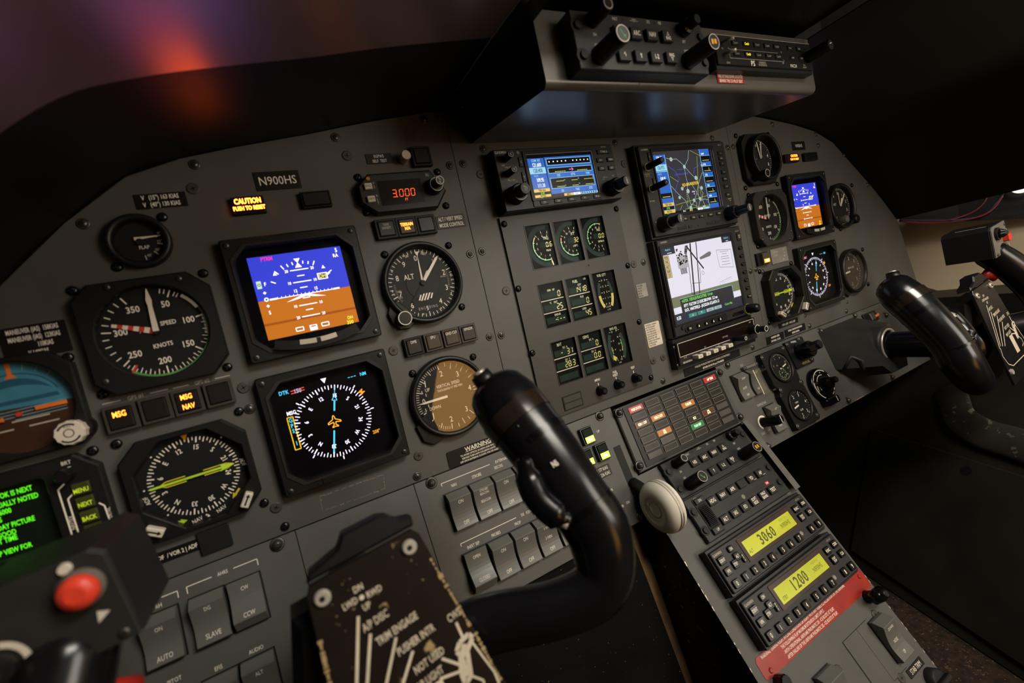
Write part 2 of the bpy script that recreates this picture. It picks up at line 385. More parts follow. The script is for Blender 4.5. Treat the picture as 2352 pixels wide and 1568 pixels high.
# ================================================================== pilot side: flap indicator, airspeed, horizon, radio compass, moving-map message unit
t = thing('flap_indicator', 'small round black flap position gauge at the upper left of the panel', 'gauge', MAIN, -286, 140.5)
b = MB(); b.lathe([(20.5,0),(20.5,7),(19.6,8),(16.5,8),(15.5,5),(15.2,1)], BEZ, n=48, cap=False); part(t, 'bezel', b)
b = dialbase(t, 16); b.text('FLAP', 1.5, -4.2, 2.6, TXT, 1.1)
for a, s_ in ((75,'0'),(103,'15'),(140,'30'),(176,'40')):
    b.tick((0,0), a, 10.5, 14, .6, 1.1, TXTD); b.text(s_+'\u00b0', *clock((1,0), 11 if a > 80 else 13, a-9), 2, TXTD, 1.1)
part(t, 'dial', b)
b = MB(); b.add([(-3,1.2+2.4,3),(-3,-1.2+2.4,3),(12,2.7,3),(12,3.3,3)], [(0,1,2,3)], WHT); b.lathe([(2.4,1),(2.4,3.4)], DIAL, n=16); part(t, 'pointer', b)
glass(t, 16.4, 6); screws(t, [(18,17.5),(-18,-16.5)])
placard('black placard with two flap speed limits above the flap gauge', -265.8, 171, 33.7, 11.6, ['V   (15\u00b0) 163 KIAS','V   (40\u00b0) 130 KIAS'], sx=.66)
t = thing('airspeed_indicator', 'large airspeed dial with red-striped pointer on the left panel', 'airspeed indicator', MAIN, -291.5, 71.5)
c = (0,0); oct_ = chamf(-43,-42,42.5,41,(11,13,13,11))
b = MB(); b.frame(polar(oct_,c,64), circ(0,0,35,64), 0, 9, BEZ, 1, 1.2, .8); part(t, 'bezel', b)
b = dialbase(t, 35)
for a, s_ in ((27,'50'),(78,'100'),(129,'150'),(180,'200'),(230,'250'),(280,'300'),(331,'350')):
    b.tick(c, a, 27.5, 33.2, .9, 1.1, TXT); p = clock(c, 22, a); b.text(s_, p[0], p[1]-(1 if s_=='200' else 0), 4.6, TXT, 1.1, sx=.85, bold=True)
for a in (16,21,33,37): b.tick(c, a, 29.5, 33, .7, 1.1, TXT)
for k in range(1,10):
    if k < 9: b.tick(c, 78+k*5.1, 31 if k % 2 else 29.5, 33.2, .45, 1.1, TXT)
    b.tick(c, 129+k*5.1, 30.8 if k % 2 else 29.2, 33.2, .6, 1.1, TXT); b.tick(c, 180+k*5, 30.8 if k % 2 else 29.2, 33.2, .6, 1.1, TXT)
for k in range(14): b.tick(c, 80+k*1.9, 31, 32.6, .25, 1.1, TXT)
for k in range(1,5): b.tick(c, 230+k*10, 29.2, 33.2, .7, 1.1, TXT); b.tick(c, 280+k*10.2, 29.2, 33.2, .7, 1.1, TXT)
b.ring(c, 31.2, 33.6, 1.15, TXT, 41, 66); b.ring(c, 32.6, 34.2, 1.18, WHT, 66, 107)
b.ring(c, 33.4, 34.8, 1.2, GRN, 64, 218); b.seg(*clock(c,28.5,218), *clock(c,34.5,218), 1.6, 1.22, RED)
b.text('AIR', -7.5, 2.4, 3.2, TXT, 1.1, bold=True); b.text('SPEED', 8.5, 5.2, 3.2, TXT, 1.1, bold=True); b.text('KNOTS', 1.5, -11, 3.2, TXT, 1.1, rot=2, bold=True)
part(t, 'dial', b)
b = MB(); b.add([(*clock(c,14,294),2.2),(0,0,2.2)], [], RED)
for k in range(8):
    r0, r1 = 1+k*3.3, 1+(k+1)*3.3; w0, w1 = 2.4-r0*.045, 2.4-r1*.045; d = Vector(clock((0,0),1,291)); n_ = Vector((-d.y,d.x))
    b.add([(*(d*r0+n_*w0),2.2),(*(d*r0-n_*w0),2.2),(*(d*r1-n_*w1),2.2),(*(d*r1+n_*w1),2.2)], [(0,1,2,3)], RED if k % 2 == 0 else WHT)
part(t, 'limit_pointer', b, 'red and white striped pointer')
b = MB(); d = Vector(clock((0,0),1,2)); n_ = Vector((-d.y,d.x)); pts = []
for r, w_ in ((0,2.0),(20,1.4),(24,1.9),(33,.3)): pts.append((d*r+n_*w_, d*r-n_*w_))
for (a0,a1),(b0,b1) in zip(pts, pts[1:]): b.add([(*a0,3.6),(*a1,3.6),(*b1,3.6),(*b0,3.6)], [(0,1,2,3)], WHT)
b.lathe([(2.4,1),(2.4,3.4)], DIAL, n=16); part(t, 'pointer', b, 'white pointer')
glass(t, 35.5, 6.5); screws(t, [(-41.5,39.7),(39.9,39),(38.7,-38.9),(-41.8,-38.3)])
screws(t, [(-36,-30),(24,36),(-20,37)], SCR_SM, 9)

placard('black placard of speed limits left of the large airspeed dial', -360, 80.5, 36, 23, ['MANEUVER (IAS)  158KIAS','MANEUVER (IAS)  123KIAS','              110KIAS','V 140KIAS'], sx=.5)

t = thing('standby_horizon', 'round artificial horizon with blue sky half at the left edge of the picture', 'gauge', MAIN, -378, 38)
b = MB(); b.frame(polar(chamf(-36,-36,35,34,(12,6,12,12)),(0,0),64), circ(0,-1,31.5,64), 0, 9, BEZ, 1, 1.2, .8)
b.lathe([(9,0),(9,6),(8,8)], BEZ, (28,-25), 24); part(t, 'bezel', b)
SKY = P('horizon_sky','#3f7f97',.5); SKYD = P('horizon_sky_dark','#23566c',.5); GND = P('horizon_ground','#3b2314',.5)
b = MB()
b.flat([clock((0,-1),31.5,a) for a in range(-87,94,5)][::-1], .9, SKY); b.flat([clock((0,-1),31.5,a) for a in range(93,276,5)][::-1], .9, GND)
b.flat([clock((0,-4),23,a) for a in range(-75,76,6)][::-1], 1.0, SKYD); b.flat([clock((0,-22),36,a) for a in range(-42,43,6)][::-1], 1.05, SKY)
b.ring((0,-1), 23.2, 24, 1.1, SKYD, -70, 70)
b.seg(0,30,0,22,2.4,1.2,ORNG); b.flat([(-3.4,19.5),(3.4,19.5),(.8,23),(-.8,23)],1.22,ORNG)
for a in (-30,-15,15,30,45): b.tick((0,-1),a,26,30,.5,1.1,P('pale_tick','#7fb0bd',.5))
for k in range(4): b.seg(-22+6*k,-3-k*2,24,-2-k*2.2,.4,1.15,P('pale_tick','#7fb0bd',.5))
for y, x0, x1 in ((-10,-6,14),(-15,-20,-6),(-15,2,18)): b.seg(x0,y,x1,y,.9,1.1,TXTD)
part(t, 'sky_drum', b, 'blue sky and brown ground card')
b = MB(); b.box(-30,-8.4,2,-9,-5.6,3.2,ORNG,.2); b.box(8,-5.4,2,25,-2.6,3.2,ORNG,.2); b.lathe([(1.6,1),(1.6,3)],RED,(-1,-5.5),12); part(t, 'aircraft_symbol', b, 'orange aircraft bars')
glass(t, 31.5, 6.5, (0,-1))
b = MB(); b.lathe([(8.5,8),(8.8,16),(8,18)], CREAM, (26,-26), 24, knurl=.5)
b.ring((26,-26),5.6,6.8,18.1,DIAL,-60,40); b.ring((26,-26),5.6,6.8,18.1,DIAL,120,230); b.ring((26,-26),2.4,3,18.1,DIAL); b.text('PULL',26,-21.4,1.5,DIAL,18.12); part(t, 'cage_knob', b, 'cream pull knob')

for i, (x, y, tx, lab) in enumerate((( -326,13.2,(('MSG',0,3.2,4.0,True),),'square push button with one lit orange caption, first of the row under the airspeed dial'),
        (-304.8,13.4,(),'unlit square push button, second of the row under the airspeed dial'),
        (-284.2,13.4,(('MSG',0,3.8,3.8,True),('NAV',0,-3.8,3.8,True)),'square push button with two lit orange captions under the airspeed dial'),
        (-263,13.6,(),'unlit square push button at the right end of the row under the airspeed dial'))):
    button(lab, x, y, 15.5, 16, tx, E('#ff8a2c',5) if tx else None, P('cap_dark','#1b1715',.4), MAIN, 7, rim=P('button_rim','#3b3530',.45))
b = MB()
for x0, x1, cx, s_ in ((-335,-295,-315.5,'GPS #1'),(-292,-253,-272.5,'GPS #2')):
    yy = 26 if cx < -300 else 25.6
    b.seg(x0-cx+(-.5),yy-25.8,-9,yy-25.8,.6,.15,TXTD) if cx < -300 else b.seg(x0+315.5,yy-25.8,cx+315.5-9,yy-25.8,.6,.15,TXTD)
    b.text(s_, cx+315.5, yy-25.8, 2.8, TXTD, .15); b.seg(cx+315.5+9,yy-25.8,x1+315.5,yy-25.8,.6,.15,TXTD)
solo('panel_lettering', 'white bracketed captions above the row of push buttons under the airspeed dial', 'lettering', b, MAIN, -315.5, 25.8)

def compass_card(b, c, r, hdg, z, m, tm, ticks=True, fs=3.6, rt=None, num=None, dots=True, wk=1):
    for h in range(0,360,5):
        a = h-hdg; b.tick(c, a, r-(4.6 if h % 30 == 0 else 3.9 if h % 10 == 0 else 2.6), r, (1.0 if h % 30 == 0 else .75)*wk, z, m)
    for h, s_ in zip(range(0,360,30), ('N','3','6','E','12','15','S','21','24','W','30','33')):
        a = h-hdg; b.text(s_, *clock(c, num or r-8.2, a), fs, tm, z, rot=-a, bold=True)
def radio_compass(label, u, v, plane=MAIN, yaw=0, zf=9):
    t = thing('radio_magnetic_indicator', label, 'compass gauge', plane, u, v, group='radio compasses'); c = (0,0)
    out = chamf(-42,-40,41,38,(10,13,14,13)); win = chamf(-35,-36,36,34,(22,22,20,20))
    b = MB(); b.frame(polar(out,(0,-1),96,.02), polar(win,(0,-1),96,.02), 0, zf, BEZ, 1, 1.2, .8); part(t, 'bezel', b)
    b = MB(); b.flat(win, .6, DIAL)
    compass_card(b, c, 30.5, 136, 1, TXT, TXT, fs=3.6)
    for a in (45,90,135,180,225,270,315): b.lathe([(.6,.6),(.6,1.1)], TXT, clock(c,33,a), 8)
    b.text('NAV', -6.5, -37.5+3, 3, TXT, 1.1, rot=12); b.text('NAV', 10.5, -32.2, 3, TXT, 1.1, rot=20); b.text('\u25b2',1.2,-34,1.8,TXT,1.1)
    b.text('ADF', 33, -1, 3, TXT, 1.1, rot=-80); b.text('ADF', -33, -8, 3, TXT, 1.1, rot=100)
    b.flat([(-2.3,33.5),(0,28.5),(2.3,33.5)], 1.15, P('lubber_orange','#e0a021',.5))
    b.seg(22,-25,26,-21,1.6,1.12,YEL); b.flat([(19.5,-27.5),(23.5,-25.2),(21,-22.6)],1.13,YEL)
    b.seg(-21,-31,-16,-31.5,1.8,1.12,P('lime','#a8d030',.5)); b.flat([(-12.5,-32),(-16.5,-29.6),(-16.3,-34)],1.13,P('lime','#a8d030',.5))
    part(t, 'compass_card', b)
    LIME = P('lime_pointer','#b7dd3a',.5)
    b = MB(); ang = 89.5; d = Vector(clock(c,1,ang)); n_ = Vector((-d.y,d.x))
    Q = lambda r, o: (*(d*r+n_*o),)
    b.seg(*Q(-29,0), *Q(20,0), 1.7, 3.2, LIME); b.flat([Q(27.5,0),Q(17,3),Q(19,0),Q(17,-3)][::-1], 3.25, LIME); b.flat([Q(27.5,0),Q(17,3),Q(19,0),Q(17,-3)], 3.26, LIME)
    part(t, 'single_needle', b, 'lime green needle')
    b = MB()
    for o in (2.1,-2.1): b.seg(*Q(-19,o),*Q(-6,o),.8,2.4,YEL); b.seg(*Q(6,o),*Q(22,o),.8,2.4,YEL); b.seg(*Q(-23,0),*Q(-19,o),.8,2.4,YEL); b.seg(*Q(22,o),*Q(27,0),.8,2.4,YEL)
    part(t, 'double_needle', b, 'yellow outlined needle')
    b = MB(); b.prism(win, 6, 6.6, GLASS); part(t, 'glass', b)
    for (x, y, r_) in ((30,-29.5,58),(-31,-29.5,-35)):
        b = MB(); b.box(-6,-3,zf,6,3,zf+6,CREAM,.8,1); b.seg(-4,0,3,0,1.2,zf+6.1,DIAL); b.flat([(5,0),(2.5,1.6),(2.5,-1.6)],zf+6.1,DIAL)
        partat(t, 'selector_knob', b.mesh('selector_knob'), x, y, 0, r_)
    screws(t, [(-40.5,40),(40,40),(40,-39.6),(-40,-39.6)]); return t
radio_compass('octagonal radio compass with lime needle below the large airspeed dial', -293.5, -45)
b = MB(); b.box(-11,-9.3,0,11,9.3,2.5,BLKM,.6,1); solo('blank_cover', 'plain black cover plate under the left radio compass', 'cover plate', b, MAIN, -292.5, -99)
placard('long black placard with a needle symbol left of the plain cover plate', -318.5, -98.3, 30.5, 9, ['ADF  / VOR 2 | ADF'], hh=3.2, sx=.7)

t = thing('message_display', 'screen of glowing green text lines at the left edge above the yoke', 'display', MAIN, -376, -31)
b = MB(); b.frame(polar(chamf(-52,-35,31.5,27.5,(6,3,12,6)),(-12,-4),72,.01), polar(rrect(-46,-30,1.5,17.5,3),(-12,-4),72,.01), 0, 9, BEZ, 1, 1.2, .8)
b.text('BRT', 15, 23, 2.6, TXT, 9.1); b.text('T', 16, 18.5, 2.6, TXT, 9.1); part(t, 'bezel', b)
b = MB(); b.flat(rrect(-46,-30,1.5,17.5,3), 1, P('screen_green_black','#141c12',.25)); LG = E('#58e81c',1.5)
rows = [(12,-34,-14,'YOUR OK IS NEXT'),(6,-46,-3,'ABLE US MANUALLY NOTED'),(1,-46,-8,'UNMAPPED 16000'),(-3.5,-46,-22,'ALL HEADERS'),(-9,-46,-6,'THE NEXT DAY PICTURE'),(-14,-42,-8,'THIS IS GOOD'),(-18,-44,-12,'CORRECT TIME'),(-26,-44,-8,'GPS MAP VIEW FOR')]
for y, x0, x1, s_ in rows: b.text(s_, x0, y, 3.4, LG, 1.1, 'l', sx=.62, bold=True)
part(t, 'screen', b, 'dark screen with green glowing words')
b = MB(); b.prism(rrect(-46,-30,1.5,17.5,3), 4, 4.6, GLASS); part(t, 'glass', b)
b = MB(); b.lathe([(5,9),(4.6,18),(3.8,19)], BLK, (14,15), 24, knurl=.3); part(t, 'brightness_knob', b)
for k, s_ in enumerate(('MENU','NEXT','BACK','ROUTE')):
    b = MB(); y = 2.8-10.3*k; b.box(14,y-4.2,8,24,y+4.2,11,P('key_olive','#3c4018',.45),.6,.8); b.text(s_, 19, y-1, 3.0, E('#c9dc2a',.9), 11.1, sx=.7, bold=True); part(t, 'soft_key', b)
b = MB()
for x in (7,10.5): b.path([(x+4,9 if x < 8 else 1),(x,6 if x < 8 else -2),(x,-30)], 1.0, 9.15, TXT)
b.path([(25.5,-11),(28,-14),(28.5,-27)], 1.0, 9.15, TXT); b.text('NAVTEX', 8.8, -19, 2.2, TXT, 9.15, rot=88); b.text('DETAIL', 29.4, -20, 2, TXT, 9.15, rot=88); part(t, 'bezel_print', b)

# ================================================================== annunciators and selector along the top left
button('lit orange CAUTION push button under the tail number placard', -207, 160.3, 22.5, 12.4, (('CAUTION',0,2.9,4.2,True),('PUSH TO RESET',0,-2.9,3.2,True)), E('#ff5f18',30), P('cap_amber_dark','#3a1206',.4), MAIN, 6.5, frame=1)
button('dark unlit oblong push button right of the tail number placard', -153.5, 160.3, 23, 12.5, (), None, BLK, MAIN, 6.5, frame=1)
placard('black tail number placard reading N900HS', -180, 180.4, 36, 16, ['N900HS'], hh=7, sx=.85, bold=False)
placard('black placard reading EGPWS SELF TEST beside the silver push knob', -88, 194.4, 25, 9.5, ['EGPWS','SELF  TEST'], sx=.75, bold=False)
t = thing('test_button', 'silver cylindrical push knob beside the EGPWS placard', 'button', MAIN, -65, 192)
b = MB(); b.lathe([(5.2,0),(5.2,1)], STEEL, n=28); part(t, 'collar', b); b = MB(); b.lathe([(4.7,.8),(4.7,12.6),(4.2,13.2)], P('satin_silver','#b5ada0',.4,metal=.6), n=32); part(t, 'plunger', b)
button('dark unlit square push button right of the silver push knob', -47, 193, 16, 15.5, (), None, BLK, MAIN, 6.5, frame=2)

t = thing('altitude_selector', 'octagonal altitude selector showing 3,000 in orange digits', 'altitude selector', MAIN, -74, 159)
o_ = [(-30,-18.6),(30,-18.8),(42.5,-2.6),(30,18.6),(-31,18.6),(-42.7,8),(-42.7,-7.6)]
b = MB(); b.prism(o_, 0, 10, BEZ, 1.6); b.text('SEL', 26, 13.6, 2.4, TXTD, 10.1)
for k, s_ in enumerate('VS'): b.text(s_, -27.6, 9.5-3.4*k, 2.4, TXTD, 10.1)
for k, s_ in enumerate('ALT'): b.text(s_, -27.4, -2-3.4*k, 2.4, TXTD, 10.1)
part(t, 'case', b)
b = MB(); b.box(-24.5,-12,10,18,11,10.15,P('screen_black','#060505',.3,spec=.2)); SO = E('#ff5a24',1.7); b.seven('3,000', 9.5, -1.5, 6.6, SO, 10.25, w=3.6, lw=.55, gap=2.1); b.text('FT', 0, -8, 2.4, SO, 10.25); part(t, 'screen', b, 'black screen with orange digits')
for y, s_ in ((6.6,'ENG'),(-5.2,'ARM')):
    b = MB(); b.box(-37,y-2.8,9.5,-30,y+2.8,13,CREAM,.6,.6); b.text(s_, -33.5, y, 2.2, DIAL, 13.05); part(t, 'key', b, 'small white key')
b = MB(); b.lathe([(1.8,9),(1.8,10.6)], P('amber_lamp','#b07a3c',.3), (-31.6,14), 14); part(t, 'lamp', b)
b = MB(); b.lathe([(8,9.5),(7.6,19),(6.8,20)], BLK, (29.5,1), 32, knurl=.3); b.ring((29.5,1),6.0,6.6,20.1,TXTD); part(t, 'outer_knob', b)
b = MB(); b.lathe([(4.3,19),(4.3,30),(4.0,30.5)], BLK, (29.5,1), 28); b.ring((29.5,1),3.5,4.0,30.6,TXT); b.text('PULL',29.5,2.2,1.4,TXT,30.6,rot=-40); b.text('100',29,-.6,1.4,TXT,30.6,rot=-40); part(t, 'inner_knob', b)
screws(t, [(-38,19),(41.3,19),(42.1,-15.4),(-38,-14)])
button('dark push button captioned TERR INHIBIT', -98.6, 126.8, 15.8, 14.6, (('TERR',0,3.6,2.4,False),('INHIBIT',0,.6,2.4,False)), None, KEY, MAIN, 6.5, tm=TXTD)
button('lit push button reading TERRAIN N/A in orange', -78.8, 126.6, 15.8, 14.6, (('TERRAIN',0,1.9,3.0,True),('N/A',0,-2,3.0,True)), E('#ff8a2c',5), P('cap_amber_dark2','#3d2410',.4), MAIN, 6.5)
button('blank dark push button left of the ALT / VERT SPEED placard', -59, 126.4, 15.8, 14.6, (), None, KEY, MAIN, 6.5)
placard('grey-black placard reading ALT / VERT SPEED MODE CONTROL', -30.6, 127.2, 31.6, 13, ['ALT / VERT SPEED','MODE CONTROL'], sx=.62, m=P('placard_brown','#2c2824',.5))

# ================================================================== electronic attitude and compass displays
def crt(label, cat, u, v, lever=True, z=10, deep=0):
    t = thing('attitude_display' if lever else 'compass_display', label, cat, MAIN, u, v, group='pilot and co-pilot displays')
    b = MB(); out = polar(rrect(-54,-51.5,54,51.5,2,3),(0,0),96,.01); win = polar(chamf(-46.5,-42,46.5,43,(14,14,14,14)),(0,0),96,.01)
    win = polar(rrect(-46.5,-42,46.5,43,13,6),(0,0),96,.01)
    b.frame(out, win, 0, z, BEZ, 1, 1.2, 1.6, mi=BLK)
    rim = polar(chamf(-49.5,-45.5,49.5,46,(11,11,11,11)),(0,0),96,.01); win2 = polar(chamf(-47.6,-43.4,47.6,44.4,(12,12,12,12)),(0,0),96,.01)
    b.frame(rim, win2, z-.2, z+.9, P('bezel_lip','#2c2a28',.35), z-.2, .3); part(t, 'bezel', b)
    for x, y in ((-49,46.6),(49,46.6),(49,-46.6),(-49,-46.6)): partat(t, 'screw', SCR_SM, x, y, z, 20)
    return t
def eadi(label, u, v):
    t = crt(label, 'attitude display', u, v); WH = E('#fff6ff',1.6)
    b = MB(); b.flat(rrect(-46.5,-42,46.5,43,13,6), .8, P('tube_black','#030306',.3,spec=.2))
    x0, x1, y0, y1, hz = -37.6, 38.2, -34.5, 36.2, -1.1
    b.box(x0,hz,.8,x1,y1,1.0,E('#3d49e6',.85)); b.box(x0,y0,.8,x1,hz,1.0,E('#d97a1e',.85)); z = 1.1
    b.box(x0,y0+12,1.0,x1,y0+14,1.02,E('#b85a14',.8))
    b.text('PTRM', -23, 33.6, 3.1, E('#ff2a9a',1.3), z, bold=True); b.text('5', 34, 33, 3.6, WH, z, bold=True); b.text('RA', 32.4, 28.4, 3.0, WH, z, bold=True)
    b.flat([(-2.6,30.5),(0,26.6),(2.6,30.5)][::-1],z,WH); b.flat([(-2.8,22.6),(0,27),(2.8,22.6)][::1],z,WH)
    C_ = (0,0)
    for a, L in ((-45,4),(-30,4),(-20,2.6),(-10,2.6),(10,2.6),(20,2.6),(30,4)): b.tick(C_, a*.92, 25.6, 25.6+L, .8, z, WH)
    for a in (-60,60): b.tick(C_, a, 24, 28, .8, z, WH)
    for a in (-45,45): p = clock(C_, 28, a); b.flat([(p[0]-1.6,p[1]-1),(p[0]+1.6,p[1]-1.2),(p[0],p[1]+1.8)], z, WH)
    for y, w_, s_ in ((20.6,15,'20'),(15.3,6,''),(10,15,'10'),(4.9,6,''),(-4.3,6,''),(-10.4,15,'10'),(-15,6,''),(-20.4,15,'20')):
        b.seg(-w_/2,y,w_/2,y,.8,z,WH)
        if s_: b.text(s_, -w_/2-3, y, 2.4, WH, z, bold=True); b.text(s_, w_/2+3, y, 2.4, WH, z, bold=True)
    b.seg(-28.6,hz,29,hz,.6,z,WH); b.seg(-28.6,.2+hz,-23,.2+hz,1.4,z,WH); b.seg(23.5,.2+hz,29,.2+hz,1.4,z,WH)
    for k in range(-7,8): b.seg(k*3.2,hz,k*3.2,hz+1.4,.45,z,WH)
    b.text('12', -7.4, 2.8, 2.6, WH, z, bold=True); b.text('15', 9.4, 2.4, 2.6, WH, z, bold=True)
    b.flat([(-16.5,-5.6),(0,-.6),(-7,-4.4)],z+.04,WH); b.flat([(16.5,-5.6),(7,-4.4),(0,-.6)],z+.04,WH); b.flat([(-7,-4.4),(0,-.6),(7,-4.4),(0,-2.8)][::-1],z+.05,WH); b.flat([(-7,-4.4),(0,-2.8),(7,-4.4),(0,-.6)],z+.05,WH)
    for y, ty in ((12.6,'F'),(5.4,'d'),(-.3,'o'),(-5.9,'d'),(-11.6,'S')):
        if ty in 'FS': b.text(ty, -31 if ty == 'S' else -29, y, 3, WH, z, bold=True)
        elif ty == 'o': b.ring((-31,y),.9,1.7,z,WH)
        else: b.flat([(-32.3,y),(-31,y-1.3),(-29.7,y),(-31,y+1.3)],z,WH)
    b.box(-35.4,9.4,z,-31.8,15.8,z+.05,E('#d8f0d8',1.0)); b.ring((-33.6,12.6),.7,1.3,z+.1,E('#5a9a6a',.8))
    b.box(13.2,9.2,z,21.6,15,z+.04,WH); b.box(14.2,9.9,z+.05,20.6,14.3,z+.09,E('#5d5a1a',.5)); b.text('DH',17.4,12.1,3.2,E('#f6ef8a',1.2),z+.12,bold=True); b.seg(21.6,13.4,26,16,.8,z,WH)
    YL = E('#f2ee3c',1.3); b.text('DH', 31.6, -29, 2.8, YL, z, bold=True); b.text('350', 30.6, -33.2, 3.2, YL, z, bold=True)
    for x in (-11.6,9.6): b.path([(x-3,-31.8),(x+3,-31.8),(x+3,-28.8),(x-3,-28.8),(x-3,-31.8)], .7, z, WH)
    b.box(-3.6,-33.6,z,2.6,-28.8,z+.04,WH); b.box(-2.6,-30.6,z+.05,1.6,-29.5,z+.08,E('#c06a1c',.8))
    sc_ = part(t, 'screen', b, 'lit screen, blue sky over orange ground')
    b = MB(); b.prism(rrect(-46.5,-42,46.5,43,13,6), 5.5, 6.2, G('tube_glass', refl=.1)); part(sc_, 'glass', b)
    lv = MB(); P_ = [clock((0,62),104,a) for a in range(162,199,3)]; Q_ = [clock((0,62),110,a) for a in range(162,199,3)]
    lv.prism([(x,y) for x,y in Q_]+[(x,y) for x,y in P_[::-1]], 10.5, 15, BLK, .8); sh_ = part(t, 'slip_housing', lv)
    lv = MB(); P_ = [clock((0,62),103.2,a) for a in range(172,189,2)]; Q_ = [clock((0,62),106.6,a) for a in range(172,189,2)]
    lv.prism(Q_+P_[::-1], 12, 15.6, P('slip_tube','#b9b2a0',.3), .4); lv.box(-1.6,-45,15,1.6,-41,16,DIAL); part(sh_, 'slip_tube', lv, 'pale curved slip tube')
    return t
eadi('attitude display with blue and orange screen in front of the pilot', -181.5, 81.3)
def ehsi(label, u, v):
    t = crt(label, 'compass display', u, v, False); WH = E('#f3eaff',1.7); z = 1.1; c = (-2.2,-1.3); CY = E('#4fc8ee',1.4); AM = E('#ff9a2a',1.4); YA = E('#f0c020',1.2)
    b = MB(); b.flat(rrect(-46.5,-42,46.5,43,13,6), .8, P('tube_black2','#08070b',.3,spec=.2))
    compass_card(b, c, 32.2, 136, z, WH, WH, fs=3.3, num=22.6, wk=.85)
    for a in (43,88,180,223,313): b.tick(c, a, 32.6, 35.6, .8, z, WH)
    b.flat([(c[0]-2.4,38),(c[0],33.6),(c[0]+2.4,38)][::-1], z, WH)
    a = 14; b.tick(c, a, 9, 18, 1.3, z, CY); b.tick(c, a, 22, 31, .5, z+.03, CY); b.tick(c, a+180, 8.5, 28.5, 1.3, z, CY)
    p = clock(c, 20.5, a); d = Vector(clock((0,0),1,a)); n_ = Vector((-d.y,d.x)); q = Vector(p)
    b.path([tuple(q+d*2.4),tuple(q-d*2+n_*2.2),tuple(q-d*2-n_*2.2),tuple(q+d*2.4)], .6, z, CY)
    pl = [(0,5),(.9,3.6),(1,1.6),(5.4,-.8),(5.4,-2),(1,-1),(.7,-3.4),(2.4,-4.8),(2.4,-5.6),(0,-5),(-2.4,-5.6),(-2.4,-4.8),(-.7,-3.4),(-1,-1),(-5.4,-2),(-5.4,-.8),(-1,1.6),(-.9,3.6)]
    b.path([(c[0]+x,c[1]+y) for x,y in pl+pl[:1]], .7, z, E('#ffb030',1.5))
    b.text('DTK', -35.4, 34.4, 3.2, CY, z, bold=True); b.text('150', -24.6, 33.2, 3.4, CY, z, bold=True)
    for y in (34.4,32.2): b.seg(-30,y-.4,-19,y+.4,.6,z+.05,E('#ff4a3a',1.3))
    b.text('NM', 31.6, 33.2, 3.0, CY, z, bold=True)
    for k in (0,1,2): b.seg(18+k*2.6,33,19.8+k*2.6,33,.6,z,CY)
    b.text('MSG', -33.6, 16, 3.2, WH, z, bold=True); b.path([(-38,12.6),(-33.4,12.6),(-33.4,-16),(-38,-16),(-38,12.6)], .8, z, YA)
    for y, s_ in ((9.8,'G'),(5,'P'),(.4,'S'),(-10.6,'1')): b.text(s_, -35.7, y, 3.4, CY, z, bold=True)
    b.text('208\u00b0', 30.6, -22, 3, E('#f0a020',1.3), z, bold=True); p = clock(c,34,57); b.text('M', p[0], p[1], 4.8, AM, z, rot=-57, bold=True)
    sc_ = part(t, 'screen', b, 'dark lit screen with white compass rose')
    b = MB(); b.prism(rrect(-46.5,-42,46.5,43,13,6), 5.5, 6.2, G('tube_glass', refl=.1)); part(sc_, 'glass', b)
    b = MB(); b.box(-24,-51,10,38,-45.6,10.8,BEZ,.4); part(t, 'cover_strip', b)
    return t
ehsi('compass display with white rose directly under the pilot attitude display', -183, -33.9)

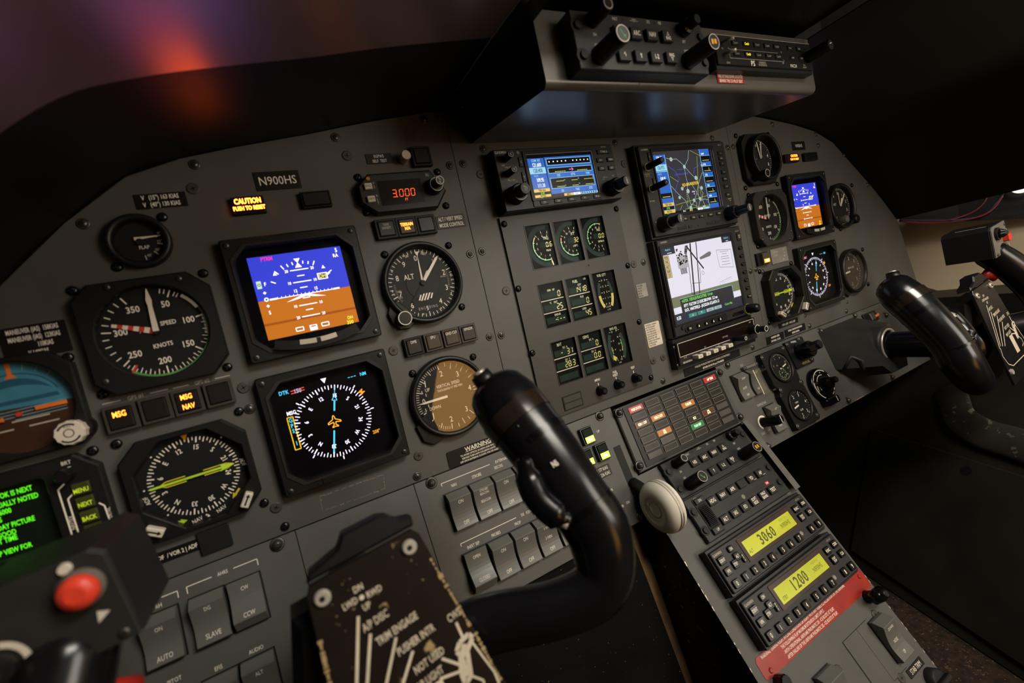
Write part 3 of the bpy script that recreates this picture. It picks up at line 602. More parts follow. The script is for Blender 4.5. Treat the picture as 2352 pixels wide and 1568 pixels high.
# ================================================================== altimeter, vertical speed, four small push buttons
def altimeter(label, u, v, yaw=0):
    t = thing('altimeter', label, 'altimeter', MAIN, u, v); c = (0,0)
    b = MB(); b.lathe([(40,0),(40,7),(38.6,9),(36.5,9),(34.5,5),(34.2,1)], BEZ, n=64, cap=False)
    b.prism([(-41,-23),(-39,-33),(-33,-40),(-24,-41),(-17,-36),(-14,-30),(-30,-12),(-38,-16)], 0, 4.5, BEZ, .8); part(t, 'bezel', b)
    b = dialbase(t, 34.6)
    for k in range(50): b.tick(c, k*7.2, 30.2 if k % 5 else 28.6, 33.2, .5 if k % 5 else .7, 1.1, TXT)
    for k in range(10):
        p = clock(c, 25, k*36+ (2 if k else -3)); b.text(str(k), *p, 5.2 if k not in (1,5) else 4.2, TXT, 1.1, sx=.85)
        q = clock(c, 31, k*36+12); b.flat([(q[0]-1,q[1]+1),(q[0],q[1]-1),(q[0]+1,q[1]+1)][::-1], 1.12, TXTD)
    b.text('ALT', -12, 8, 5, TXT, 1.62, sx=.8); b.text('ENCODING', 0, -24.4, 2.6, TXTD, 1.1, sp=.25, sx=.75); b.text('100', -9.5, 28, 2.2, TXT, 1.1, rot=18); b.text('FEET', 8, 28, 2.2, TXT, 1.1, rot=-14)
    b.text('IN.HG', 22.5, 3, 1.8, TXTD, 1.1); b.text('301', 31, -2, 1.8, TXTD, 1.1); b.text('302', 31, 3, 1.8, TXTD, 1.1); b.text('1020', -25, -4, 2, TXTD, 1.1); b.text('1015', -25, -10, 2, TXTD, 1.1); b.text('MB', -30.5, -6, 1.8, TXTD, 1.1)
    for k in range(12): b.tick((0,0), 70+k*3.4, 26.4, 28, .25, 1.1, TXTD); b.tick((0,0), 240+k*3.2, 27, 28.6, .25, 1.1, TXTD)
    part(t, 'dial', b)
    b = MB(); b.prism(circ(0,0,16.5,36), 1, 1.5, P('dial_disc','#131312',.6)); 
    for k in range(5): x = -6+k*3; b.flat([(x-3,-17),(x-1.4,-17),(x+2.6,-10.5),(x+1,-10.5)] if k not in (0,4) else [(x-2,-16),(x-.6,-16.4),(x+2,-11.4),(x+.8,-11)], 1.6, TXT)
    part(t, 'disc', b)
    def hand(nm, a, prof, z, m):
        bb = MB(); d = Vector(clock(c,1,a)); n_ = Vector((-d.y,d.x)); pr = [(d*r+n_*w_, d*r-n_*w_) for r, w_ in prof]
        for (a0,a1),(b0,b1) in zip(pr, pr[1:]): bb.add([(*a0,z),(*a1,z),(*b1,z),(*b0,z)], [(0,1,2,3)], m)
        part(t, nm, bb)
    hand('ten_thousand_hand', 2, ((3,.9),(14,.7),(26,.25),(27,.3),(31,2.2)), 2.0, WHT); hand('hundred_hand', 41, ((2,1.2),(10,1.4),(28,1.3),(31,.2)), 3.6, WHT); hand('thousand_hand', 38, ((2,1.5),(12,1.9),(15,.3)), 2.8, WHT)
    hand('counterweight', 221, ((0,1.4),(16,1.0),(22,1.2)), 2.4, DIAL); b = MB(); b.lathe([(2.6,1),(2.6,4)], DIAL, n=16); part(t, 'hub', b)
    glass(t, 35, 6.6)
    b = MB(); b.lathe([(7,4),(6.8,15),(6,16)], BEZ, (-29,-30.5), 28); b.ring((-29,-30.5),5.9,6.5,16.1,TXT); part(t, 'setting_knob', b)
    screws(t, [(-29.5,33),(36.2,32.6),(34.8,-31)]); return t
altimeter('large black altimeter with white hands right of the pilot attitude display', -75.5, 71)
def vspeed(label, u, v, ml=None):
    t = thing('vertical_speed_indicator', label, 'vertical speed indicator', MAIN, u, v); c = (0,0)
    b = MB(); b.lathe([(40,0),(40,7),(38.6,9),(36.5,9),(34.5,5),(34.2,1)], BEZ, n=64, cap=False)
    b.prism([(-40,-20),(-36,-36),(-27,-42),(-18,-40),(-12,-34),(-30,-10)], 0, 4, BEZ, .8); part(t, 'bezel', b)
    b = dialbase(t, 34.6)
    for s in (1,-1):
        for k in range(21):
            a = 270+s*(k*4.1); b.tick(c, a, 30.4 if k % 5 else 28, 33.4, .4 if k % 5 else .7, 1.1, TXT)
        for k in range(1,9): a = 270+s*(84+k*11.6); b.tick(c, a, 29.6 if k % 2 else 27, 33.4, .5, 1.1, TXT)
        b.tick(c, 270+s*44, 20, 26, .8, 1.1, TXT) if False else None
    for a, s_ in ((354,'2'),(37,'3'),(86,'4'),(141,'3'),(188,'2')): b.text(s_, *clock(c, 23.5, a), 5.4, TXT, 1.1, sx=.85)
    b.seg(31,4,31,-4,.5,1.1,TXT); b.seg(29,4,33,4,.5,1.1,TXT); b.seg(29,-4,33,-4,.5,1.1,TXT)
    b.text('.5', -26, 10.5, 3, TXT, 1.1); b.text('.5', -26.5, -7.2, 3, TXT, 1.1); b.text('0', -26, 1.4, 5.4, TXT, 1.1, sx=.8)
    b.text('UP', -20, 11.5, 3.4, TXT, 1.1, sx=.8); b.text('DOWN', -16.5, -7.5, 3.2, TXT, 1.1, sx=.75); b.seg(-22.5,8.6,-22.5,5.6,.6,1.1,TXT); b.seg(-22.5,-2.4,-22.5,-5.4,.6,1.1,TXT); b.seg(-20.4,21,-21,14.6,.8,1.1,TXT); b.seg(-20,-12,-20.4,-18,.8,1.1,TXT)
    b.text('VERTICAL SPEED', 2, 11.5, 3.1, TXT, 1.1, sx=.74); b.text('THOUSAND FT PER MIN', 3, 7.3, 2.3, TXT, 1.1, sx=.74); part(t, 'dial', b)
    b = MB(); b.flat([(-32,0),(-26,-1),(-2,-1.3),(-2,1.3),(-26,1)], 2.6, WHT); b.lathe([(2.5,1),(2.5,2.4)], DIAL, n=14); part(t, 'pointer', b); glass(t, 35, 6.6, m=PLAING)
    screws(t, [(-30,31.3),(35.2,31.2)]); b = MB(); b.lathe([(2,4),(2,4.3)], DIAL, (-30,-31), 14); part(t, 'adjuster', b); return t
vspeed('vertical speed dial with an amber reflection behind the yoke grip', -76.5, -44)
for x, s_, tw in ((-99.9,'DME',None),(-80.2,'EPU',None),(-60.8,'GND CLR',None),(-42.2,'XPNDR',None)):
    button('push button captioned %s between altimeter and vertical speed dial' % s_, x, 12.4, 14.6, 14.4, ((s_,0,4.4,2.7,False),), None, P('cap_brown_%s' % s_.split()[0].lower(), '#3c3326' if s_ in ('EPU','GND CLR') else '#24211f', .4), MAIN, 7, tm=TXT, rim=P('button_rim','#3b3530',.45) if s_ != 'DME' else None, frame=1.8)
t_ = placard('black WARNING placard about anti-collision lights under the vertical speed dial', -60.5, -107, 66, 17, ['','','',''], r=2)
b = MB(); b.text('WARNING', 2, 5, 4.2, TXT, .8, sx=1.0, bold=True); b.seg(-13,2.4,17,2.4,.4,.8,TXT)
for k, s_ in enumerate(('TO AVOID OPTICAL ILLUSION AND SEVERE','VERTIGO TURN ANTI-COLLISION LIGHTS','OFF UPON ENTERING CLOUDS, FOG OR HAZE')): b.text(s_, 1, -.2-3*k, 1.8, TXT, .8, sx=.78, bold=True)
part(t_, 'placard_print', b)
# ================================================================== centre radios
def knob2(t, x, y, z, r1, z1, r2, z2, cap=None, m=None, kn=.5, names=('outer_knob','inner_knob'), capr=0):
    m = m or BLK
    b = MB(); b.lathe([(r1+.6,z),(r1,z+1.5),(r1*.97,z1-1),(r1*.85,z1)], m, (x,y), 40, knurl=kn); b.ring((x,y), r1*.78, r1*.9, z1+.05, STEEL, 100, 300); part(t, names[0], b)
    b = MB(); b.lathe([(r2,z1-.5),(r2*.97,z2-1),(r2*.9,z2)], m, (x,y), 32, knurl=kn*.8)
    if cap: b.lathe([(r2*.86,z2),(r2*.86,z2+.25)], P('knob_cap','#3a3836',.4), (x,y), 24)
    for k, s_ in enumerate(cap or ()): b.text(s_, x, y+1.3-2.6*k, 1.8, TXT, z2+.35, rot=capr, sx=.8)
    part(t, names[1], b)
def key(t, x, y, w, h, s_, z, kz=1.4, m=None, tm=None, hh=2.2, r=.8, name='key', sx=.72, bold=False):
    b = MB(); b.box(x-w/2,y-h/2,z-.2,x+w/2,y+h/2,z+kz,m or KEY,.5,r)
    L = s_.split('\n') if s_ else []
    for k, q in enumerate(L): b.text(q, x, y+((len(L)-1)/2-k)*hh*1.3, hh, tm or TXT, z+kz+.06, sx=sx, bold=bold)
    return part(t, name, b)
KT = P('key_legend','#cfc58c',.5)
GB = E('#2f6fd6',.8); GC = E('#9fe0f2',.95); GWH = E('#f4faff',1.3); GD = P('lcd_dark','#1a1a22',.2); GY = E('#efc65a',.95); GYL = E('#e4e45a',1.0); GG = E('#74d43a',1.0); GDK = P('lcd_ink','#18180c',.5)
t = thing('navigation_radio', 'upper left GPS radio with small wide blue-framed screen', 'radio', MAIN, 106.5, 158.5)
b = MB(); b.box(-81.2,-33,0,81.2,33,13,BLK,.3,1); b.box(-80.5,-32.5,13,80.5,32.5,17,P('radio_face','#232122',.42,bump=.2,bscale=1500),.9,1.5)
b.text('GARMIN', -72, 29.3, 2.6, TXTD, 17.05, sx=.95, bold=True); b.text('GNS 430', 67, 29.6, 1.7, TXTD, 17.05)
b.text('PWR', -72, 15.6, 1.5, KT, 17.05); b.text('VOL PUSH', -66, 13.4, 1.7, KT, 17.05); b.text('VOL PUSH', -66, 0, 1.7, KT, 17.05); b.text('ID', -60, -2, 1.5, KT, 17.05); b.text('DEFAULT', 61, -6, 1.5, KT, 17.05); b.text('NAV', 58, -8.4, 1.2, KT, 17.05); b.text('GPS', 73, -4.8, 1.6, KT, 17.05)
b.box(-46,-31.2,17,50,-24.4,18,BLK,.4,2); part(t, 'case', b)
b = MB(); b.frame(polar(rrect(-46.5,-25,49,29.4,1.5),(0,1),80,.02), polar(rrect(-42.3,-22.7,45.8,24.6,.3),(0,1),80,.02), 17, 18.4, BLK, 15, .4)
b.path([(-43,25),(46.6,25),(46.6,-23.4)], .5, 18.5, P('screen_edge','#a99c8c',.4)); part(t, 'screen_frame', b)
b = MB(); b.box(-42.3,-22.7,17,45.8,24.6,17.1,GD); z = 17.2
b.box(-42,-13,z,-20.5,21,z+.04,GB); b.box(-42,-22.5,z,45.6,21.5,z+.02,GD); b.box(-41.6,-13.5,z,-20.6,20.6,z+.05,GB); b.box(-41.6,-1.8+6,z,-20.6,11,z+.06,GC)
b.box(-19.5,-19,z,45.4,21.5,z+.05,GB)
for y0, y1 in ((12.2,19.8),(3.4,9.6),(-13.4,-1.6)): b.box(-17.6,y0,z+.05,43.6,y1,z+.1,GC); b.box(-17,y0+.5,z+.1,43,y1-.5,z+.14,GD)
z2 = z+.2; b.text('COM  RX', -31.2, 18.6, 2.6, GC, z2, sx=.7, bold=True); b.text('121.600', -31, 13.8, 4.0, GWH, z2, sx=.62, bold=True); b.text('128.400', -31, 7.6, 4.2, E('#1d4f9a',.6), z2, sx=.62, bold=True)
b.text('VLOC', -34.4, 2.1, 2.2, GC, z2, sx=.7); b.text('109.95', -30.6, -2.6, 4.0, GWH, z2, sx=.62, bold=True); b.text('111.10', -30.6, -8.6, 4.0, GWH, z2, sx=.62, bold=True)
b.box(-41.6,-15.6,z,-20.6,-12.2,z+.1,GY); b.text('TER N/A', -31, -13.9, 2.4, GDK, z2, sx=.7, bold=True); b.text('ENR', -31, -17.2, 2.3, GG, z2, bold=True); b.box(-41.6,-21.4,z,-20.6,-18.6,z+.1,GY); b.text('INTEG', -31, -20, 2.4, GDK, z2, sx=.75, bold=True)
for k in range(5): b.box(-14.6+k*5.6,15.6,z+.15,-13.2+k*5.6,17,z2,GWH); b.box(18+k*5.3,15.6,z+.15,19.4+k*5.3,17,z2,GWH)
b.seg(10.6,6.6,15,6.6,.6,z2,E('#ff8ae0',1.2)); b.path([(14.4,8.2),(16.6,6.6),(14.4,5)], .6, z2, E('#ff8ae0',1.2))
for x, y, w_ in ((-9,5,15),(22,5,15),(-10,-5.6,11),(11,-5.6,9),(29,-5.6,14),(-10,-11.6,11),(11,-11.6,9),(30,-11.6,12)):
    for k in range(5): b.seg(x+k*w_/5, y, x+k*w_/5+w_/6.2, y, .6, z2, GYL)
for x, s_ in ((-5,'DIS'),(15,'DTK'),(36,'VAR')): b.text(s_, x, .9, 2.6, GC, z2, sx=.8, bold=True)
for x, s_ in ((-4,'GS'),(17,'TRK'),(36,'ETE')): b.text(s_, x, -16.3, 2.6, GC, z2, sx=.8, bold=True)
for x, y, s_ in ((1.6,-4.4,'nm'),(21,-4.4,'\u00b0M'),(42,-4,'\u00b0T'),(1.6,-10.6,'kt'),(21,-10.4,'\u00b0M')): b.text(s_, x, y, 1.8, GC, z2, sx=.6)
b.box(-3,-22.4,z,9.6,-19.6,z+.12,GY); b.text('MSG', 3.4, -21, 2.2, GDK, z2, bold=True); b.box(10,-22.4,z,20,-19.6,z+.12,GWH); b.text('NAV', 15, -21, 2.2, GB, z2, bold=True); b.box(21,-22.4,z,45,-19.6,z+.12,GC)
for k in range(7): b.box(22+k*3.2,-22,z+.13,24+k*3.2,-20,z2,GB)
b.text('GPS', -33, -22.2, 1.6, GG, z2); part(t, 'screen', b, 'lit screen with blue boxes and white frequencies')
b = MB(); b.box(-42.3,-22.7,18,45.8,24.6,18.3,GLASS); part(t, 'glass', b)
for y, s_ in ((22,'C'),(6.5,'V')):
    b = MB(); b.lathe([(3.8,17),(3.6,30),(3.2,31.5)], BLK, (-68.6,y), 24); b.text(s_, -68.6, y, 2, TXT, 31.6); b.ring((-68.6,y), 2.6, 3.0, 31.55, TXTD, 30, 300); part(t, 'volume_knob', b)
for y, s_ in ((18,'C'),(2,'V')): key(t, -50, y, 5, 11, s_+'\n\u2195' if False else s_, 17, 1.2)
b = MB(); b.lathe([(1.9,17),(1.8,17.8)], P('photocell','#8a8378',.3), (-51.3,28), 14); part(t, 'light_sensor', b)
knob2(t, -66.5, -16.6, 17, 9.6, 30, 6.2, 41, ('PUSH','C/V'), kn=0, capr=150); knob2(t, 65.8, -19.8, 17, 9.4, 31, 6.0, 45, ('PUSH','CRSR'), kn=.7, capr=-70)
key(t, 65.2, 23.6, 19, 5, '\u25bd RNG \u25b3', 17); key(t, 58, 14, 10.5, 5, '-D\u2192', 17); key(t, 73.5, 14, 10.5, 5, 'MENU', 17); key(t, 58, 4.4, 10.5, 5, 'CLR', 17); key(t, 72.8, 4.2, 10, 5, 'ENT', 17)
for k, s_ in enumerate(('CDI','OBS','MSG','FPL','PROC')): key(t, -32+k*18.5, -27.2, 11, 4.4, s_, 17.6, 1.2)

t = thing('navigation_radio', 'taller GPS radio to the right with a moving map and NO GPS POSITION warning', 'radio', MAIN, 311.5, 130.2)
FACE = P('radio_face','#232122',.42)
b = MB(); b.box(-84.6,-59.5,0,81.6,60,11,BLK,.3,1); b.box(-81.5,-57.2,11,81.5,57.2,15,FACE,.9,1.5)
b.text('GARMIN', -71, 52.4, 2.3, TXTD, 15.05, sx=.95, bold=True); b.text('GNS 530', 72, 52.8, 1.6, TXTD, 15.05); b.text('PWR PUSH', -74, 22, 1.4, KT, 15.05); b.text('VOL  SQ', -74, 19.6, 1.5, KT, 15.05); b.text('VOL PUSH', -75, -12, 1.5, KT, 15.05); b.text('COM/', -74.5, -38.6, 1.8, KT, 15.05); b.text('VLOC', -67, -40.6, 1.8, KT, 15.05); b.text('DEFAULT', 72, -22.5, 1.4, KT, 15.05); b.text('NAV', 73, -25, 1.2, KT, 15.05); b.text('GPS', 66, -32, 1.7, KT, 15.05)
b.box(-40,-53.2,15,-24,-49.6,15.5,BLK,.1); b.box(-20,-53.2,15,-14,-49.6,15.8,BEZ,.2); b.box(16,-52.8,15,31,-49.4,15.5,BEZ,.1); b.box(33,-52.8,15,41.6,-49.4,15.5,BEZ,.1); b.lathe([(1.3,15),(1.3,15.1)], DIAL, (-1,-51.5), 10); part(t, 'case', b)
b = MB(); b.frame(polar(rrect(-62,-35,56,53,1),(0,8),80,.02), polar(rrect(-59.4,-31.6,47.2,48.8,.3),(0,8),80,.02), 15, 16.2, BLK, 13.5, .4)
for x in (49.6,54): b.seg(x,46,x-.2,-31.6,.6,16.3,P('screen_edge2','#8d93b5',.3))
part(t, 'screen_frame', b)
b = MB(); b.box(-59.4,-31.6,15,47.2,48.8,15.1,P('map_grey','#3d3c3c',.3)); b.flat(rrect(-59.4,-31.6,47.2,48.8),15.12,E('#45434a',.55)); z = 15.2
b.box(-59.2,-28.5,z,-38.5,44.6,z+.04,GB); b.box(-59.2,-31.5,z-.05,47.2,-28.5,z+.02,GD)
b.box(-59.2,24.4,z+.05,-38.5,32.4,z+.08,GC); b.box(-59.2,22.9,z+.05,-38.5,23.7,z+.08,GC); b.seg(-38.4,44.6,-38.4,-28.5,.7,z+.09,GC)
z2 = z+.15; b.text('COM  RX', -49, 41.6, 2.4, GWH, z2, sx=.7, bold=True); b.text('120.900', -49.2, 36.4, 4.0, GWH, z2, sx=.62, bold=True); b.text('126.975', -49.2, 28.4, 4.2, E('#1d5fa8',.6), z2, sx=.62, bold=True); b.text('VLOC', -53, 20.4, 2.3, GC, z2, sx=.75); b.text('109.95', -49, 14.4, 4.0, GWH, z2, sx=.62, bold=True); b.text('111.10', -49, 7.6, 4.0, GWH, z2, sx=.62, bold=True)
b.box(-59,-10.6,z+.05,-39,-4.4,z+.1,GD); b.seg(-56,-9,-42,-9,.7,z2,GYL)
for y, s_, m_ in ((-19,'TER N/A',GY),(-28,'INTEG',GY)): b.box(-59,y-2.1,z+.05,-38.8,y+2.1,z+.1,m_); b.text(s_, -49, y, 3, GDK, z2, sx=.72, bold=True)
b.box(-59,-25.4,z+.05,-38.8,-21.5,z+.1,GD); b.text('ENR', -50, -23.4, 2.6, GG, z2, bold=True); b.text('GPS', -52, -30.2, 2.2, GG, z2)
b.box(28,-31.4,z,47.1,48.6,z+.04,GB); b.seg(28,48.6,28,-31.4,.6,z+.09,GC)
for k, s_ in enumerate(('WPT','DTK','ETE','DIS','VAR')):
    y = 42-k*14.2; b.text(s_, 33.6, y, 2.6, GWH, z2, sx=.75, bold=True); b.box(28.6,y-10.4,z+.05,46.8,y-2.4,z+.08,GD); b.seg(28.4,y-2.2,47,y-2.2,.5,z+.1,GC); b.seg(31,y-8.6,44,y-8.6,.6,z2,GYL)
    if k in (1,3,4): b.path([(41,y-8.6),(41,y-4.6)], .6, z2, GYL)
RD = E('#bfe3d8',.7); RY = E('#b7c42e',.7); BL = E('#4a63e0',.9)
rd = [[(-36,40),(-27,38),(-18,38),(-10,32),(-6,28),(1,20),(8,13),(12,12)],[(8,48),(4,37),(-3,30),(-6,28)],[(-6,28),(-7,14),(-6,7),(-9,-4)],[(-37,4),(-30,-4),(-26,-8),(-16,-17),(-13,-28)],[(12,12),(15,-2),(20,-10),(16,-17),(10,-21),(4,-31)],[(27,18),(20,10),(14,2),(8,-9),(-2,-21),(-9,-26)],[(-10,-4),(-8,-20),(-6,-30)],[(2,2),(8,-8),(13,-20),(20,-18),(28,-20)],[(-18,-1),(-10,3),(4,4)],[(0,-16),(4,-22),(2,-30)],[(16,-14),(18,-24),(22,-31)]]
for q in rd: b.path(q, .55, z+.06, RD)
for q in ([(10,48),(28,40)],[(22,40),(10,-14)],[(-36,-21),(28,-14)],[(-20,-34+6),(28,-27)]): b.path(q, .6, z+.07, RY)
for q in ([(-36,30),(-24,22),(-20,12),(-30,0),(-32,-6)],[(-20,24),(-8,24),(-4,29)],[(9,16),(12,24),(20,26),(27,32)],[(24,-20),(27,-24)]): b.path(q, .5, z+.065, BL)
for q in ([(-35,16),(-22,8),(-16,4)],[(-11,-6),(-13,-22)],[(15,-6),(16,-14)],[(-24,-22),(-30,-34+5)],[(-8,-22),(4,-26),(14,-22)]):
    (xa,ya),(xb,yb) = q[0], q[1]
    for k in range(6): f = k/6; b.seg(xa+(xb-xa)*f,ya+(yb-ya)*f,xa+(xb-xa)*(f+.09),ya+(yb-ya)*(f+.09),.5,z+.08,GYL)
for x, y, r_ in ((-28,38,2.8),(-6,27,2.6),(12,11,3),(-18,-1,2.4),(-8,-5,3),(19,-3,2.6),(-26,-12,2.2),(0,-18,2.4),(12,-17,2.6),(-9,-27,2.6),(17,-29,2.8),(28,27,2)): b.flat(circ(x,y,r_,10),z+.1,RD)
b.text('CHATTAHOOCHEE RIVER', -14, 18, 2.2, BL, z+.12, rot=2, sx=.7); b.text('NO GPS POSITION', -1, 4, 3.9, E('#f2c62a',1.2), z2+.05, rot=2, sx=.66, bold=True); b.text('KPDK', 2, -6.6, 1.8, GWH, z2); b.flat(circ(3,-9.6,1.2,10),z2,E('#e68ad8',.9)); b.text('20\u2099\u2098' if False else '20nm', -22, -30, 2, GWH, z2); b.text('MSG', -9, -30.2, 2.4, GY, z2, bold=True); b.box(4,-31.4,z+.03,14,-28.6,z+.06,GWH); b.text('NAV', 9, -30, 2.2, GB, z2, bold=True); b.box(15,-31.4,z+.05,27,-28.6,z+.08,GC)
part(t, 'screen', b, 'lit moving map with blue side columns')
b = MB(); b.box(-59.4,-31.6,16,47.2,48.8,16.3,GLASS); part(t, 'glass', b)
for y, s_ in ((30.5,'C'),(3.5,'V')):
    b = MB(); b.lathe([(4,15),(3.8,38),(3.3,39.5)], BLK, (-71.3,y), 24); b.ring((-71.3,y), 4.1, 4.7, 15.1, E('#a8a82a',.35)); b.text(s_, -71.3, y, 2, TXT, 39.6); part(t, 'volume_knob', b)
for y, s_ in ((46,'C'),(14,'V')): key(t, -65.4, y-3, 5, 11, s_, 15, 1.2)
knob2(t, -66, -43, 15, 9.6, 31, 6, 45, ('PUSH','C/V'), kn=0, capr=80); knob2(t, 62.5, -43.4, 15, 9.2, 30, 6, 48, ('PUSH','CRSR'), m=P('blue_black','#10131c',.35), kn=.7, capr=-80)
for y, s_ in ((41.2,'\u25b3'),(34,'RNG'),(26.6,'\u25bd'),(15,'-D\u2192'),(5.4,'MENU'),(-5.2,'CLR'),(-16.8,'ENT')): key(t, 69.6, y, 10, 5.6, s_, 15, 1.3, tm=KT, hh=2)
for x, s_ in ((-24,'OBS'),(-8,'MSG'),(8.4,'FPL'),(26.2,'VNAV'),(43.6,'PROC')): key(t, x, -40.2, 10.5, 4.4, s_, 15, 1.3, tm=KT, hh=2)

t = thing('multifunction_display', 'tall display with white airport diagram below the moving-map radio', 'display', MAIN, 311.5, 5.5)
b = MB(); b.box(-84.6,-64,0,81.6,63.5,11,BLK,.3,1); b.prism([(-81.5,-62.5),(60,-62.5),(81.5,-58),(81.5,63),(-81.5,63)], 11, 15, FACE, .9)
b.text('GARMIN', -70, 59.6, 2.2, TXTD, 15.05, sx=.95, bold=True); b.text('GMX 200', 74, 56, 1.6, TXTD, 15.05); b.box(-64,-60.5,15,20,-51.5,16,BLK,.5,3.5); b.lathe([(2.6,15),(2.6,16.6)], BEZ, (-67,-53), 14); b.box(32,-59.5,15,56,-54.5,15.7,GLOSS,.4,2); b.lathe([(1.3,15),(1.3,15.1)], DIAL, (23,-56), 10); part(t, 'case', b)
b = MB(); b.frame(polar(rrect(-80,-49.6,63,56,1.5),(-8,3),80,.02), polar(rrect(-77,-47.4,57.8,52.4,.3),(-8,3),80,.02), 15, 16, BLK, 13, .4); part(t, 'screen_frame', b)
b = MB(); z = 15.1; b.box(-77,-47.4,14.8,57.8,52.4,z,E('#eeeaf8',.9)); DN = E('#22344a',.5); INK = P('diagram_ink','#16161c',.5); MG = E('#9a9a9c',.45)
b.box(-77,-25.6,z,57.8,-12,z+.03,E('#8c946e',.6)); b.box(-77,-47.4,z,57.8,-34,z+.05,E('#2a3350',.45)); b.box(-77,43,z,-53.6,52.4,z+.05,DN); b.text('Range(nm)', -66, 49.4, 2.4, GC, z+.1, sx=.6); b.seg(-68,44.8,-60,44.8,.6,z+.1,GWH)
b.box(38.6,44,z,57.8,52.4,z+.05,DN); b.text('Brg Bearing', 48, 50, 2.2, GC, z+.1, sx=.6); b.seg(47,45.6,52,45.6,.6,z+.1,GWH)
for k, s_ in enumerate(('POS','FPL','ALT','RAF','LT')): y = 39.4-k*5.8; b.box(-76,y-2.6,z,-66.5,y+2.6,z+.06,E('#d9c183',.8)); b.path([(-76,y-2.6),(-66.5,y-2.6),(-66.5,y+2.6),(-76,y+2.6)],.3,z+.08,INK); b.text(s_, -71.2, y, 3.2, INK, z+.1, sx=.75, bold=True)
for x0, y0, x1, y1, w_ in ((-23.5,52,-34,-16,2.4),(-12,52,-24,-18,1.6),(-32,50,-7,15.5,2.2),(-14,18,-18,-2,.7),(-34,22,-38,-14,.9),(-38,-14,-20,-18,.6),(-18,-2,-34,0,.6),(-30,46,-40,30,.8)): b.seg(x0,y0,x1,y1,w_,z+.06,INK)
b.flat([(-11,31),(-10,28),(10,30),(13,33),(12,36),(8,36)][::1],z+.03,MG); b.box(-53,22,z,-33,38,z+.03,E('#c9c7d0',.7)); b.flat([(-34,38),(-28,50),(-34,50),(-38,40)][::-1],z+.035,MG)
for k in range(34): x = random.uniform(-52,-33); y = random.uniform(27,50); w_ = random.uniform(.8,2.2); b.box(x-w_,y-random.uniform(.6,1.6),z+.04,x+w_*.5,y+.8,z+.07,INK)
for k in range(6): b.box(-50+k*2,14.5,z,-48.8+k*2,22,z+.06,INK)
for x, y in ((-37,-25),(-28,-26),(-10,10)): b.ring((x,y),2.2,2.6,z+.06,INK)
for y in (-16,-19): b.seg(-44,y,-40,y+.3,.5,z+.06,INK); b.seg(-18,y-1,-13,y-.6,.5,z+.06,INK)
b.path([(24,36),(54,33),(53,8),(25,12),(24,36)], .4, z+.06, INK)
for k, (y, w_) in enumerate(((32,9),(29,5),(25,8),(22,9),(18,8),(14,9))): b.seg(39-w_,y+.6,39+w_,y-.4,.55,z+.06,MG)
for k in range(7): b.seg(20+k*4,-11+.6*k,20+k*4,-10+.6*k,.6,z+.06,INK)
b.seg(20,-8,45,-4.4,.3,z+.06,INK)
b.box(-62,-35,z+.05,42,-16,z+.09,E('#1f2838',.5)); b.path([(-62,-16),(42,-16),(42,-35)],.5,z+.11,GC); b.text('\u2192KPDK  DEKALB-PEACHTREE  0.4 nm', -60, -19.6, 4.0, E('#7fe05a',1.0), z+.12, 'l', sx=.62, bold=True); b.text('KFTY  FULTON CO EXEC/BROWN  12.3 nm', -57, -26, 3.9, GWH, z+.12, 'l', sx=.6, bold=True); b.text('KATL  HARTSFIELD - JACKSON ATLANTA I.3', -57, -32, 3.9, GWH, z+.12, 'l', sx=.6, bold=True)
b.text('Terrain', -70.6, -32, 2.0, GC, z+.1); b.box(-76.6,-43,z+.05,-63,-35.6,z+.08,DN); b.text('0.50', -70, -39.4, 4.4, GWH, z+.12, sx=.7, bold=True)
for x, s_ in ((-44,'\u2193'),(-27,'\u2191')): b.box(x-7.6,-43,z+.05,x+7.6,-38,z+.09,E('#3aa08c',.7)); b.text(s_, x, -40.4, 3, GWH, z+.12)
for x, s_ in ((-10,'Select'),(6,'Cancel')): b.box(x-7.4,-42.4,z+.05,x+7.4,-38,z+.09,E('#bcd8d4',.7)); b.text(s_, x, -40.2, 2.8, INK, z+.12, sx=.66)
b.text('\u2022Custom Map', 28, -39.4, 3.0, E('#7fd84a',.9), z+.12, sx=.66, bold=True); part(t, 'screen', b, 'bright white screen with runway diagram and airport list')
b = MB(); b.box(-77,-47.4,16,57.8,52.4,16.3,GLASS); part(t, 'glass', b)
key(t, 75.5, 48, 9, 11, 'DIM\nOFF', 15, 1.3, tm=KT, hh=2.2)
for k in range(7): key(t, 74, 31.8-11.6*k, 8, 4.6, '\u2014' if k < 6 else 'MENU', 15, 1.8, m=GLOSS, tm=KT, hh=1.6, r=2)
for x, s_ in ((-55.5,'FN'),(-39,'\u25b2'),(-24,'\u25b2'),(-10,'\u25b2'),(4,'\u25b2')): key(t, x, -56.2, 9.5 if s_ == 'FN' else 7, 5.4, s_, 16, 1.2, m=GLOSS, hh=3, r=1.6)
b = MB(); b.lathe([(6.6,15),(6.4,27),(5.6,30),(3,31.5)], BLK, (67,-55), 28); b.ring((67,-55),6.7,7.5,15.1,E('#a8b02a',.4)); part(t, 'selector_knob', b)

